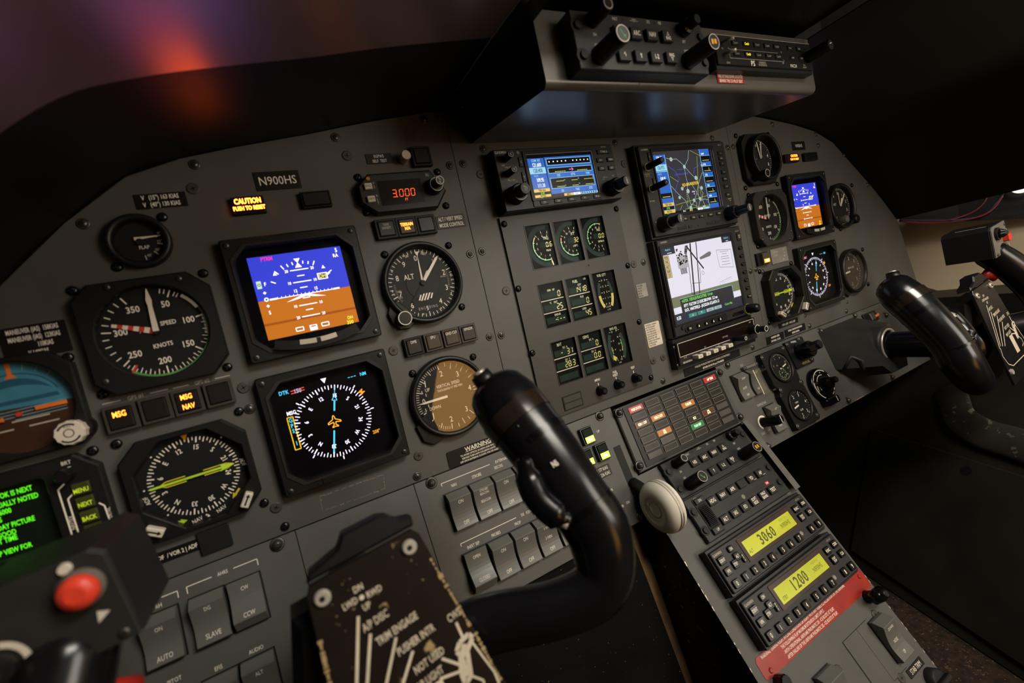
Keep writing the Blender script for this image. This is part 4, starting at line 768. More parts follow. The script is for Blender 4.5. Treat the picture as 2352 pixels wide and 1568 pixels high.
t = thing('radio_receiver', 'narrow receiver with five white push keys under the airport diagram display', 'radio', MAIN, 308, -79)
b = MB(); b.box(-82,-20,0,79.5,19.5,11,BLK,.3,.6); b.box(-80,-15,11,80,15,15,FACE,.8,.6); b.box(-78.4,-4,15,76,13.6,15.2,P('dark_red_glass','#120807',.25,spec=.3)); b.path([(-78.4,-4),(-78.4,13.6),(76,13.6),(76,4)], .6, 15.3, TXT); b.path([(-78.4,-4),(20,-4)], .6, 15.3, TXT)
b.text('KR 87', -69, -6.4, 2, TXTD, 15.1); b.text('ADF', 68, 10.4, 2, TXTD, 15.3); b.text('FLT', -30, -2, 2, TXTD, 15.3); b.text('ET', -3, -5.4, 1.8, TXTD, 15.1); b.text('BENDIX/KING', -66, -12.4, 2.3, TXT, 15.1); b.text('STBY/TIMER', 12, 2.4, 1.8, TXTD, 15.3); b.text('OFF', 42, -10, 1.8, TXTD, 15.1); part(t, 'case', b)
for x, y in ((-81,10),(-81,-14)): partat(t, 'screw', SCR_SM, x, y, 11)
for k, s_ in enumerate(('ADF','BFO','FRQ','FLT','SET')): key(t, -52+15*k, -9.4, 9, 5, s_, 15, 10, m=CREAM, tm=DIAL, hh=1.8)
knob2(t, 65.4, 0, 15, 6.5, 27, 4.2, 40, None, kn=.3); b = MB(); b.ring((65.4,0),3.2,3.9,40.1,TXT); b.ring((65.4,0),5.6,6.3,27.2,TXT); part(t, 'knob_marks', b)
b = MB(); b.lathe([(3.8,15),(3.6,33),(3.2,34)], BLK, (28,-4.5), 20); b.ring((28,-4.5),1.4,2.6,34.1,TXTD); part(t, 'volume_knob', b)
placard('black placard about stabilized propeller operation under the white-keyed receiver', 304.5, -109, 116, 10.8, ['STABILIZED PROPELLER OPERATION ON GROUND ( NOT FEATHERED )','BETWEEN 350 AND 950 rpm IS PROHIBITED'], hh=2.5, sx=.62, bold=True)
placard('cream placard with paragraph of dark print left of the airport diagram display', 207.8, -46.5, 25.4, 31, ['THE NICKEL CADMIUM','BATTERY HAS BEEN','REPLACED WITH A','CONCORDE VALVE','REGULATED SEALED','LEAD-ACID BATTERY','THE BATTERY TEMP','CURRENT MONITORING','SYSTEM HAS BEEN','DEACTIVATED.'], hh=1.7, m=P('cream_card','#cdc0ab',.6), tm=DIAL, al='l', sx=.72, r=1.6, mx=1.2)
placard('small grey metal plate with dark print left of the airport diagram display', 203.5, 11.6, 17, 17.4, ['FUEL USABLE','CAPACITY','402.0 GAL','LEFT 201','RIGHT 201'], hh=1.8, m=P('etched_plate','#8b867c',.4,metal=.4), tm=DIAL, al='l', sx=.62, mx=1)

# ================================================================== engine instrument display
t = thing('engine_display', 'grey engine instrument unit with nine dark windows in three rows', 'engine display', MAIN, 0, 0)
XS = [23.5,51.5,85,89.5,123.6,128.3,162.4,190]; YS = [-103.5,-70,-21,-4,45.2,63,111.4,124]
b = MB()
for i in range(7):
    for j in range(7):
        if i in (1,3,5) and j in (1,3,5): continue
        b.add([(XS[i],YS[j],3.2),(XS[i+1],YS[j],3.2),(XS[i+1],YS[j+1],3.2),(XS[i],YS[j+1],3.2)], [(0,1,2,3)], PANEL2)
for q in ([(23.5,-103.5),(190,-103.5)],[(190,-103.5),(190,124)],[(190,124),(23.5,124)],[(23.5,124),(23.5,-103.5)]): (xa,ya),(xb,yb) = q; b.add([(xa,ya,0),(xb,yb,0),(xb,yb,3.2),(xa,ya,3.2)], [(0,1,2,3)], PANEL2)
for i in (1,3,5):
    for j in (1,3,5):
        b.frame(polar(rrect(XS[i]-.8,YS[j]-.8,XS[i+1]+.8,YS[j+1]+.8,.6),((XS[i]+XS[i+1])/2,(YS[j]+YS[j+1])/2),48,.02), polar(rrect(XS[i],YS[j],XS[i+1],YS[j+1],.5),((XS[i]+XS[i+1])/2,(YS[j]+YS[j+1])/2),48,.02), 3, 3.7, P('window_lip','#3a3835',.4), .4, .3)
for x, s_, yy in ((104,'MENU',-79),(131.6,'FUEL\nRESET',-77),(160,'TEST',-79)):
    for k, q in enumerate(s_.split('\n')): b.text(q, x, yy+1-3.6*k, 2.7, TXT, 3.3, sx=.75, bold=True)
    b.seg(x, -82, x, -85, 1, 3.3, TXT)
b.box(50.5,-100.2,3.2,77,-83.6,4,P('vent_black','#151413',.4),.2); b.box(52,-91.4,4,75.5,-85,4.3,PANEL2,.1); b.box(52,-99,4,75.5,-92.6,4.3,PANEL2,.1); part(t, 'face_plate', b)
screws(t, [(27.6,116.8),(186.4,117),(27,46),(185.9,46.1),(26.1,-25.9),(185.3,-25.5),(185.7,-97.8)], SCR_BLK, 3)
b = MB(); b.lathe([(1.2,3.2),(1.2,3.4)], DIAL, (127,56), 10); part(t, 'light_sensor', b)
LC = P('lcd_black','#090b0b',.6,spec=.08); LB = P('lcd_green_grey','#1f2f29',.6,spec=.08); YS_ = E('#e8d26a',.95); YW = E('#e6dfa8',.6); BAR = E('#d8b850',.8); BG = P('lcd_band','#2b3b36',.6,spec=.08); LINE = P('lcd_line','#c9bfae',.5); AR = E('#5fc86a',.7)
def win(i, j, name):
    b = MB(); x0, x1, y0, y1 = XS[i], XS[i+1], YS[j], YS[j+1]; b.flat(rrect(x0,y0,x1,y1), .5, LC); return b, (x0+x1)/2, (y0+y1)/2, x0, y1
def wdone(b, i, j, name): part(t, name, b, None); g = MB(); g.flat(rrect(XS[i],YS[j],XS[i+1],YS[j+1]), 2.2, G('lcd_glass', refl=.05)); part(t, 'window_glass', g)
for i, nm, val, unit, rows, arc, needle in ((1,'TRQ','0.6','PSIx10',['0','1','2','3','4','5','6','7'],(0,4.3),.15),(3,'ITT','32','x100\u00b0C',['4','5','6','7','8','9','10','11','12'],(0,4.2),None),(5,'NG','0.0','%RPMx10',['0','2','4','6','7','8','9','10','11'],(3,7.6),None)):
    b, cx, cy, x0, y1 = win(i, 5, nm); c = (x0+24,cy)
    n_ = len(rows)-1; A = lambda k: 165+ (k/n_)*215
    b.ring(c, 18.5, 23.5, .55, BG, 170, 372) if nm != 'x' else None
    b.ring(c, 15.6, 16.8, .6, AR, A(arc[0]), A(arc[1]))
    b.ring(c, 15.6, 16.8, .62, E('#d98a2a',.8), A(arc[1]), A(arc[1]+.5))
    for k, s_ in enumerate(rows): b.tick(c, A(k), 14.4, 17.2, .6, .64, YW); b.text(s_, *clock(c, 11.6, A(k)), 2.3, YW, .64, bold=True)
    if needle: b.tick(c, 167, 17.5, 23.4, 1.4, .66, YS_)
    b.text(nm, c[0]+2, cy+8.6, 3.0, YW, .64, bold=True); b.box(c[0]-7,cy-1.8,.52,c[0]+9.4,cy+4.2,.56,LB); b.seven(val, c[0]+8.6, cy+1.2, 5.0, YS_, .64, lw=.75, w=2.6, gap=1.2); b.text(unit, c[0]+2.6, cy-5.4, 2.2, YW, .64, bold=True, sx=.7); wdone(b, i, 5, 'lcd_window')
def stack(i, j, head, rows):
    b, cx, cy, x0, y1 = win(i, j, 'lcd'); x1 = x0+34
    if head: b.text(head[0], cx-(2 if len(head)>1 else 4), y1-4.4, 3.2, YW, .64, bold=True, sx=.75)
    if head and len(head) > 1: b.text(head[1], x1-5, y1-3.4, 2.2, YW, .64)
    H = (49-(6 if head else 6))/3.0; y = y1-(7 if head else 6)
    for k, (lab, val, sep) in enumerate(rows):
        b.text(lab, cx+(3 if len(lab) < 6 else 1), y-2, 2.3, YW, .64, sx=.75, bold=True); b.box(x0+4,y-11,.52,x1-4,y-3.8,.56,LB)
        if val: b.seven(val, x1-5, y-7.4, 6.2, YS_, .64, lw=.8, w=3.0, gap=1.5)
        if k < 2: b.seg(x0+1,y-12.9,x1-1,y-12.9,1.0,.66,LINE)
        y -= H
    wdone(b, i, j, 'lcd_window')
stack(1,3,None,[('RPM   NP','0',1),('\u00b0C    OAT','25',1),('ENDUR','-:--',0)]); stack(3,3,('FUEL','LBS'),[('QTY','1418',1),('FL/H','0',1),('USED','45',0)])
stack(1,1,('BAT',),[('DC  A','- 31',1),('DC  V','28.3',1),('','',0)]); stack(3,1,('GEN2',),[('DC  A','0',1),('DC  V','0.0',1),('','',0)])
b, cx, cy, x0, y1 = win(5, 3, 'lcd'); b.text('FUEL QTY', cx-1, y1-3.6, 2.9, YW, .64, sx=.72, bold=True)
for s in (-1,1):
    c = (cx-s*22, cy-2); d = 90 if s > 0 else 270
    b.ring(c, 30, 33.6, .55, BG, d-26, d+30) if s > 0 else b.ring(c, 30, 33.6, .55, BG, d-30, d+26)
    b.ring(c, 30, 33.6, .62, BAR, d+2, d+30) if s > 0 else b.ring(c, 30, 33.6, .62, BAR, d-30, d-2)
    for k, q in enumerate(('0','1','2','3','F')): b.text(q, cx+s*2.2, cy-14.5+7.2*k, 2.2, YW, .64, bold=True); b.seg(cx+s*4.4, cy-14.5+7.2*k, cx+s*6.6, cy-14.5+7.2*k, .5, .64, YW)
b.text('L 0 0 R', cx, cy-18, 2.0, YW, .64); b.text('x 1/4', cx, cy-21.4, 2.0, YW, .64); wdone(b, 5, 3, 'lcd_window')
b, cx, cy, x0, y1 = win(5, 1, 'lcd'); b.text('ENG OIL', cx, y1-3.6, 2.9, YW, .64, sx=.72, bold=True)
for s in (-1,1):
    c = (cx-s*24, cy-2); d = 90 if s > 0 else 270
    b.ring(c, 33, 37.6, .55, BG, d-25, d+27); b.ring(c, 31.6, 32.6, .6, AR, d-14, d+2); b.ring(c, 31.6, 32.6, .61, E('#d9a02a',.8), d+2 if s > 0 else d-8, d+12 if s > 0 else d+1)
    for k, q in enumerate((('0','4','8','12') if s < 0 else ('0','5','10','15','20'))): yk = cy-16+ (11 if s < 0 else 8.4)*k; b.text(q, cx+s*3.6, yk, 2.0, YW, .64, bold=True); b.seg(cx+s*6, yk, cx+s*8, yk, .5, .64, YW)
b.flat([(x0+7.6,cy-16),(x0+11,cy-19),(x0+13.4,cy-14.6),(x0+8.6,cy-10.6)],.66,BAR); b.text('\u00b0C     PSI', cx, cy-18.6, 2.0, YW, .64); b.text('x10', cx, cy-21.8, 2.0, YW, .64); wdone(b, 5, 1, 'lcd_window')
for x in (104.5,131.8,160.4):
    b = MB(); b.lathe([(6.4,3),(5.6,5),(4.4,10),(4.2,12),(3.4,12.6)], GLOSS, (x,-91.5), 28); b.lathe([(2.4,12.6),(2.2,13.2)], BLK, (x,-91.5), 16); part(t, 'push_button', b)

# ================================================================== co-pilot side
t = thing('accelerometer_clock', 'black round dial with two white hands at the top left of the right panel', 'gauge', MAIN, 481, 161.5)
out = polar(chamf(-39,-38,39,38,12),(0,0),64,.02)
b = MB(); b.frame(out, circ(0,0,34,64), 0, 8, BEZ, 1, 1); b.lathe([(34.5,8),(34.5,18),(33.5,20),(31,20),(29.5,16),(29.3,6)], BEZ, n=64, cap=False)
part(t, 'bezel', b); b = MB(); b.prism(circ(0,0,30,56), 5, 6, DIAL); c = (0,0)
for k in range(60): b.tick(c, k*6, 25.5 if k % 5 == 0 else 27, 28.6, .6, 6.1, TXT)
for a, s_ in ((-8,'0'),(22,'2'),(78,'4'),(112,'6'),(150,'8')): b.text(s_, *clock(c, 21.5, a), 5, TXT, 6.1, bold=True)
b.text('ACCEL', -14, 5, 3.2, TXTD, 6.1); b.text('g', 8, 5, 3.2, TXTD, 6.1); b.text('UNIT', -9, 0, 2.2, TXTD, 6.1); part(t, 'dial', b)
for a, nm in ((-6,'minute_hand'),(12,'hour_hand')):
    b = MB(); p = clock(c,25,a); b.seg(0,0,*p,1.8,9 if a > 0 else 8,WHT); part(t, nm, b)
g = MB(); g.prism(circ(0,0,30,48), 15, 15.8, GLASS); part(t, 'glass', g)
b = MB(); b.lathe([(6,8),(6,27),(5,28)], BLK, (-22,-27), 28); b.ring((-22,-27),4.6,5.8,28.1,METAL); part(t, 'knob', b, 'knob with bright metal rim')
screws(t, [(-37,38.6),(41,38.6),(41.5,-38.9),(-37,-39)])
t = thing('airspeed_indicator', 'smaller airspeed dial on the right panel with red-striped pointer and grey reflection', 'airspeed indicator', MAIN, 480.5, 72)
b = MB(); b.frame(polar(chamf(-41,-41,41,40.5,(13,4,10,9)),(0,0),64,.02), circ(0,0,35,64), 0, 12, P('bezel_grey','#2e2b28',.4,bump=.2,bscale=1500), 1.5, 1, .8); part(t, 'bezel', b)
b = dialbase(t, 35); c = (0,0)
for a, s_ in ((27,'50'),(78,'100'),(129,'150'),(180,'200'),(230,'250'),(280,'300'),(331,'350')): b.tick(c, a, 28, 33, .8, 1.1, TXT); b.text(s_, *clock(c, 22, a), 4.6, TXT, 1.1, sx=.8, bold=True)
for k in range(30): b.tick(c, 80+k*6.5, 30.5, 33, .45, 1.1, TXT)
b.ring(c, 32, 34.4, 1.2, WHT, 41, 107); b.ring(c, 33, 34.6, 1.22, GRN, 64, 218); b.text('AIRSPEED', 2, 5, 3.2, TXT, 1.1, bold=True); b.text('KNOTS', 1, -12, 3.2, TXT, 1.1, bold=True); part(t, 'dial', b)
b = MB(); d = Vector(clock(c,1,286)); n_ = Vector((-d.y,d.x))
for k in range(8): r0, r1 = 2+k*3.4, 2+(k+1)*3.4; b.add([(*(d*r0+n_*2.2),3),(*(d*r0-n_*2.2),3),(*(d*r1-n_*2),3),(*(d*r1+n_*2),3)], [(0,1,2,3)], RED if k % 2 == 0 else WHT)
part(t, 'limit_pointer', b, 'red and white striped pointer')
b = MB(); b.seg(0,0,*clock(c,32,4),2.2,4.2,WHT); b.lathe([(3,1),(3,4)], DIAL, n=16); part(t, 'pointer', b, 'white pointer'); glass(t, 35, 8, m=PLAING)
screws(t, [(-33,39.5),(-33,-38.3)]); screws(t, [(-36,-30),(30,-37),(37,-26),(-8,38)], SCR_SM, 12)
eadi('attitude display with blue and orange screen in front of the co-pilot', 588, 81.3)
ehsi('compass display with white rose on the right panel', 584.5, -33.9)
t = thing('altimeter', 'small round black altimeter at the far right edge of the panel', 'altimeter', MAIN, 686, 70.5); c = (0,0)
b = MB(); b.lathe([(39,0),(39,7),(37.6,9),(35,9),(33,5),(32.7,1)], BEZ, n=56, cap=False); part(t, 'bezel', b)
b = dialbase(t, 33)
for k in range(50): b.tick(c, k*7.2, 29 if k % 5 else 27.4, 31.6, .5, 1.1, TXT)
for k in range(10): b.text(str(k), *clock(c, 23, k*36), 5, TXT, 1.1)
b.text('ALT', -13, 5, 4, TXT, 1.1); part(t, 'dial', b)
for nm, a, L, z in (('hundred_hand',40,26,3.4),('thousand_hand',30,16,2.8),('ten_thousand_hand',2,24,2.2)): b = MB(); b.seg(0,0,*clock(c,L,a),2.4 if z > 2.5 else 1.4,z,WHT); part(t, nm, b)
glass(t, 33, 6.6); b = MB(); b.lathe([(6.5,2),(6.2,14),(5,15)], P('knob_grey','#5a554d',.5), (-9,-24), 24); part(t, 'setting_knob', b); b = MB(); b.lathe([(8,4),(7.6,12),(6,13)], BLK, (28,-27), 24); part(t, 'vent_knob', b)
screws(t, [(-14.3,34.2),(51.8,33.2),(51.2,-30.6),(-8,-38.5)])
t = thing('vertical_speed_indicator', 'round vertical speed dial with beige reflection at the far right edge of the panel', 'vertical speed indicator', MAIN, 686, -43.5)
b = MB(); b.lathe([(38.5,0),(38.5,8),(37,10),(34.5,10),(32.8,6),(32.5,1)], BEZ, n=56, cap=False); b.prism([(-36,-14),(-34,-34),(-24,-42),(-14,-38),(-10,-33)], 0, 4, BEZ, .8); part(t, 'bezel', b)
b = dialbase(t, 32.8)
for k in range(40): b.tick(c, k*9, 28.4, 31.6, .5, 1.1, TXT)
for a, s_ in ((-40,'1'),(0,'2'),(45,'3'),(90,'4'),(135,'3'),(180,'2'),(225,'1')): b.text(s_, *clock(c, 22.5, a), 5.4, TXT, 1.1)
b.text('VERTICAL SPEED', 3, 6, 2.8, TXT, 1.1, sx=.65); part(t, 'dial', b); b = MB(); b.seg(-30,-2,-4,0,2.6,2.6,WHT); b.lathe([(3.4,1),(3.4,4)], DIAL, n=14); part(t, 'pointer', b); glass(t, 33, 7, m=PLAING)
screws(t, [(-12.5,31.1),(51.2,31.2),(50.8,-32.3)])
placard('small black placard near the top of the right panel', 598, 179.5, 36, 14, ['N900HS'], hh=5, bold=False)
button('lit orange CAUTION push button on the right panel', 567, 159.6, 34, 11.4, (('CAUTION',3,2.7,3.8,True),('PUSH TO RESET',3,-2.7,3.0,True)), E('#ff7a24',8), P('cap_amber_dark','#3a1206',.4), MAIN, 6.5, frame=1)
button('dark unlit push button right of the co-pilot caution light', 620, 159.4, 34, 11.4, (), None, BLK, MAIN, 6.5, frame=1)
t = thing('push_button', 'square push button half lit in amber under the small airspeed dial', 'button', MAIN, 449.5, 14.4)
b = MB(); b.box(-13.5,-9.5,0,13.5,9.5,4,BLK,.4,1); part(t, 'button_frame', b); b = MB(); b.box(-6,-8.4,3,11,8.4,8,P('smoke_cap','#4a4138',.2),.6,1); b.box(-4,-6.6,8,9,-1,8.1,E('#ff9a38',2.5)); b.text('FIRE', 2.5, -3.8, 3, E('#fff0c0',3), 8.2, bold=True); part(t, 'button_cap', b)
bb = MB(); bb.box(-21,-11.4,0,21,11.4,1.4,P('silver_card','#8d8980',.4,metal=.3),.2,.4); PG = P('pale_print','#c9c4b8',.5)
for x, y, s_ in ((-8,6.4,'ICE ON PILOT'),(12,7.4,'CARD'),(-9,1,'LEVER RED'),(12,2.4,'1400'),(12,-2.4,'2400'),(8,-7.4,'1.000')): bb.text(s_, x, y, 2.2, PG, 1.5, sx=.6)
solo('placard', 'silvery card with pale print beside the half-lit amber button', 'placard', bb, MAIN, 494.5, 13.4)
radio_compass('octagonal radio compass with lime needle on the right panel', 481, -43.5, zf=14)
placard('narrow black placard with two needle symbols under the right radio compass', 487, -93, 50.5, 8, ['/ VOR 1 | ADF   / VOR 2 | ADF'], hh=3, sx=.62)
placard('black placard about engine condition under the right radio compass, right of two', 501, -107.5, 55, 11, ['ENGINE CONDITION MONITORED','BEFORE LANDING'], hh=2.6, sx=.62)
placard('black placard reading MAXIMUM CABIN DIFF PRESS', 448.6, -108.5, 43.5, 11.6, ['MAXIMUM CABIN','DIFF PRESS - 5.75 PSI'], hh=2.9, sx=.62)
# ================================================================== lower switch panels (tilted)
def sheet(label, x0, x1, y0=-129.5, scr=(), cat='switch panel', name='instrument_panel', extra=None, poly=None):
    t = thing(name, label, cat, LOW, 0, 0); b = MB(); b.prism(poly or rrect(x0+.25,y0,x1-.25,-.4), -4, 0, PANEL, .3)
    if extra: extra(b)
    part(t, 'panel_sheet', b); screws(t, scr, SCR_DZ); return t
def br(b, x0, x1, y, cx, s_, gap, d=5, hh=2.7, left=True, right=True):
    if left: b.path([(x0,y-d),(x0,y),(cx-gap,y)], .6, .12, TXT)
    b.text(s_, cx, y, hh, TXT, .12, sx=.75)
    if right: b.path([(cx+gap,y),(x1,y),(x1,y-d)], .6, .12, TXT)
def ex_a(b):
    br(b, -360, -324, -10.6, -341, 'PUMPS', 7, left=False); br(b, -318, -269, -10.5, -293.6, 'AHRS', 7.5)
    for x, y, s_ in ((-336.6,-15.6,'RH'),(-361,-15.6,'LH'),(-283.2,-74.4,'AUDIO'),(-308.8,-74.5,'EFIS'),(-335.8,-69,'PITOT')): b.text(s_, x, y, 2.9, TXT, .12, sx=.75)
sheet('grey lower left switch panel with AHRS and pump rocker switches', -440, -237.5, scr=[(-252.5,-5.8)], extra=ex_a)
sheet('plain grey lower panel between the AHRS panel and the lighting switches', -237.5, -131.5, scr=[(-225,-124)])
def ex_c(b):
    br(b, -106, 12, -9.5, -33, 'EXTERNAL LIGHTS', 19, 2.6); br(b, -106, 30, -68.4, -31, 'DE   ICING', 13, 2.6)
    for x, y, s_ in ((-94.2,-15,'NAV'),(-69.1,-15,'STROBE'),(-43.6,-14.8,'RECOG'),(-18.5,-15,'LDG'),(-94.6,-74.5,'INERT SEP'),(-69.6,-74.2,'PROBES'),(-44.3,-74,'PROP'),(-19.6,-74.2,'BOOTS'),(6,-74,'W/S')): b.text(s_, x, y, 2.9, TXT, .12, sx=.68)
sheet('brown-grey lower switch panel with external lights and de-icing rocker switches', -131.5, 43, scr=[(-114.7,-5.2),(36,-5)], extra=ex_c)
def ex_g(b):
    b.text('UP', 87.4, -20.3, 2.8, TXT, .12); b.text('ON', 89, -105.3, 2.8, TXT, .12, sx=.75); b.text('INTERRUPTER' if False else 'AURAL HORN CANCELLER', 76, -85.6, 2.6, TXT, .12, 'r', sx=.7) if False else b.text('SILENCER', 70, -85.4, 2.8, TXT, .12, sx=.75)
    b.box(98,-90.5,0,108.5,-44,.15,P('slot_black','#060606',.6))
    b.lathe([(1.9,0),(1.9,2),(1.2,6.5),(1.5,9)], METAL, (74.9,-104.1), 14)
sheet('grey landing gear panel with three lit green lamps and lever slot', 43, 116.5, scr=[(97,-4.9),(98,-125.2),(50,-125)], extra=ex_g, cat='gear panel')
GLED = E('#b6f02a',2.6); GLED2 = E('#f2ffb8',3.5)
for x, y, lab in ((69.3,-20.2,'topmost of the three lamps lit yellow-green beside the UP lettering'),(80.4,-42.8,'right lower lamp of the three lit yellow-green, nearest the gear lever slot'),(58,-42.8,'left lower lamp of the three lit yellow-green, half hidden by the yoke grip')):
    button(lab, x, y, 14.5, 17, (), None, P('lamp_dark_green','#0d1a10',.5,spec=.1), LOW, 6.5, half=(-8.0,-1.2,GLED,GLED2), rim=P('lamp_rim','#17191a',.3), frame=1.2)
placard('black speed placard under the three green lamps reading 177 KIAS', 71, -63.8, 26, 12.6, ['VLE 177 KIAS','VLO 236 KIAS'], LOW, 3.6, sx=.66, bold=False)
def cut(b):
    b.text('ECS', 357.3, -11.7, 3.0, TXTD, .12, sx=.75); b.text('TEMPERATURE', 360, -71.5, 3.0, TXTD, .12, sx=.7); b.text('COLD', 337.4, -107.5, 3.0, TXTD, .12, sx=.7); b.text('HOT', 351, -107, 2.4, TXTD, .12, sx=.7)
    for k in range(7): b.box(560+k*3.5,-128.6,-.1,562+k*4+random.random()*2,-127.8,.35,P('chipped_edge','#a9956a',.5))
    b.seg(562,-1,562,-60,.4,.1,DIAL); b.seg(672,-.8,672,-20,.4,.1,DIAL)
sheet('grey lower right panel with pressure gauges, ECS switches and the co-pilot column', 307, 826, scr=[(329.2,-3.9),(333.4,-124.8),(562.3,-8),(541.9,-122.7),(682,-123.6),(670.9,-5),(761.9,-24.4),(315.4,-91.1)], extra=cut, cat='control panel',
      poly=[(307.2,-129),(826,-129),(822,-64),(811,-40),(782,-8),(770,-.5),(307.2,-.5)])

# ------------------------------------------------------------------ rocker switches
def rocker(label, x0, y1, txt, w=23.6, h=35.6, up=True, plane=LOW, m=None, group='grey rocker switches', amp=1.0):
    t = thing('rocker_switch', label, 'switch', plane, x0+w/2, y1-h/2, 0, 0, group); m = m or SWG
    pr = [(h/2,1.2),(h/2-.2,4.5),(h/2-6.4,11),(h/2-7.2,11)]+[(h/2-7.2-k*(h-8)/9, 11-5.6*math.sin(min(1,(k)/6)*PI/2)+1.6*max(0,(k-5)/4)**2) for k in range(1,10)]+[(-h/2,6.2),(-h/2,1.2)]
    if not up: pr = [(-y, z) for y, z in pr][::-1]
    pr = [(y, 1+(z-1)*amp) for y, z in pr]
    b = MB(); n = len(pr); hw = w/2-.55
    vs = [(-hw,y,z) for y,z in pr]+[(hw,y,z) for y,z in pr]
    b.add(vs, [tuple(range(n)), tuple(range(2*n-1,n-1,-1))], m)
    b.add(vs, [(i,i+n,i+1+n,i+1) for i in range(n-1)], m)
    def zat(y):
        for (ya,za),(yb,zb) in zip(pr[1:-1], pr[2:]):
            lo, hi = min(ya,yb), max(ya,yb)
            if lo-1e-6 <= y <= hi+1e-6 and hi-lo > .01: return za+(zb-za)*(y-ya)/(yb-ya)
        return 7
    for s_, y, hh in txt:
        o = len(b.v); b.text(s_, 0, y, hh, TXT, 0, sx=.72)
        for i in range(o, len(b.v)): b.v[i] = (b.v[i][0], b.v[i][1], zat(b.v[i][1])+.12)
    part(t, 'rocker', b)
    b = MB(); b.box(-w/2-.6,-h/2-.8,.1,w/2+.6,h/2+.8,.8,P('switch_well','#070707',.5)); part(t, 'switch_well', b); return t
ON = ('ON',7.2,3.3); OFF = ('OFF',-13,3.3)
L1 = [('NAV',-107,[ON,OFF]),('STROBE',-81.6,[('STROBE/',9,2.3),('BEACON',5.6,2.3),('BEACON',-1.4,2.5),OFF]),('RECOG',-56.6,[ON,OFF]),('landing light',-31.5,[ON,OFF])]
for nm, x, tx in L1: rocker('grey rocker switch under the %s lettering, upper row beside the yoke grip' % nm, x, -20.6, tx)
L2 = [('INERT SEP',-108.2,[('OPEN',12.5,2.9),('CLOSED',-7.4,2.9)],False),('PROBES',-82.4,[ON,OFF],True),('PROP',-57,[ON,OFF],True),('BOOTS',-31.6,[('1 MIN',8,2.9),('3 MIN',-2,2.9),OFF],True),('W/S',-6,[ON,OFF],True)]
for nm, x, tx, up in L2: rocker('grey rocker switch under the %s lettering, lower row beside the yoke' % nm, x, -78.4, tx, up=up)
for nm, x, y, tx, up in (('reading ON and AUTO in the lower left, left of SLAVE',-348.6,-19.8,[('ON',7,2.9),('AUTO',-13,3.4)],True),('reading DG and SLAVE in the lower left',-318,-20,[('DG',7.5,2.9),('SLAVE',-12,3.6)],True),('reading CW and CCW in the lower left',-292.6,-20.4,[('CW',11,2.9),('CCW',-8,3.2)],False),
        ('under the AUDIO lettering at the bottom edge',-295,-78.6,[('ALT',7.5,2.9)],True),('under the EFIS lettering at the bottom edge',-320,-78.6,[('NORM',-12,2.9)],True),('at the bottom left corner behind the yoke horn',-348.6,-78.6,[ON,OFF],True)):
    rocker('grey rocker switch %s' % nm, x, y, tx, up=up)
rocker('grey AUTO rocker switch under the ECS lettering on the right panel', 324.6, -20, [('DUMP',10,2.6),('AUTO',-3,2.9),('OFF',-13,2.9)], 24, 37)
rocker('grey rocker switch beneath the clear guard on the right panel', 352, -20, [('DUMP',11,2.6),('AUTO',-11,2.9)], 24, 37)
rocker('grey HOT rocker switch under the TEMPERATURE lettering', 357.6, -76.6, [('HOT',12,2.6),('COLD',-11,2.6)], 23.4, 38)
t = thing('switch_guard', 'clear plastic guard with white edge over an ECS rocker switch', 'guard', LOW, 367.5, -37.5)
b = MB(); ACR = G('acrylic', tint=(.93,.93,.9), refl=1.4, rough=.05)
pts = [(-15,21,3),(15,21,3),(15,14,15),(15,-20,17),(12,-22,17),(-12,-22,17),(-15,-20,17),(-15,14,15)]
b.add(pts, [(0,1,2,7),(7,2,3,6),(6,3,4,5)], ACR); b.add([(p[0],p[1],p[2]-1.2) for p in pts], [(7,2,1,0),(6,3,2,7),(5,4,3,6)], ACR); part(t, 'clear_cover', b)
b = MB(); b.box(-15.6,-21,15.6,-14.4,15,17.4,WHT,.2); part(t, 'white_edge', b, 'white edge strip'); b = MB(); b.box(-16,18.5,.2,16,22.5,6,P('hinge_grey','#6d6962',.4,metal=.4),.5); part(t, 'hinge', b); screws(t, [(-13,20.5),(13,20.5)], SCR_SM, 6)
t = thing('rotary_knob', 'long black temperature knob between COLD and HOT', 'knob', LOW, 346.6, -94.4)
b = MB(); b.ring((0,0),7,9.6,.2,TXT,-150,60); part(t, 'scale_arc', b); b = MB(); b.lathe([(7.2,0),(6.6,3),(6.2,26),(5.2,28.5)], GLOSS, n=28); b.box(-.5,-5,28.5,.5,5,28.8,TXT); b.box(-5.6,-6.4,8,5.6,6.4,26,GLOSS,.6,1.5); part(t, 'knob_body', b)
t = thing('pressure_gauge_plate', 'pair of round cabin pressure gauges on one black plate', 'gauge', LOW, 425, -64.5)
b = MB(); OUT = [(-33,-58),(22,-58),(26,-52),(26,-4),(22,2),(22,57),(-34,57)]
b.prism([(-32,-59),(23,-59),(26,-52),(25,-8),(20,-1),(24,8),(24,52),(19,58),(-33,58),(-36,50),(-36,8),(-30,0),(-34,-8)], 0, 10, BEZ, 1)
G1, G2 = (-6,30), (-5,-29)
for c in (G1,G2): b.lathe([(23.4,10),(23.4,12.5),(22.6,13.2),(21,13.2),(20.4,10.3)], BEZ, c, 48, cap=False)
part(t, 'gauge_case', b)
b = MB(); b.prism(circ(*G1,21,48), 10, 10.3, DIAL); z = 10.4
for k in range(41): b.tick(G1, -40+k*7, 17.4 if k % 4 == 0 else 18.4, 20, .5, z, TXTD)
for a, s_ in ((-20,'5'),(25,'10'),(70,'20'),(110,'30'),(150,'40'),(-70,'0')): b.text(s_, *clock(G1,14.6,a), 2.6, TXTD, z)
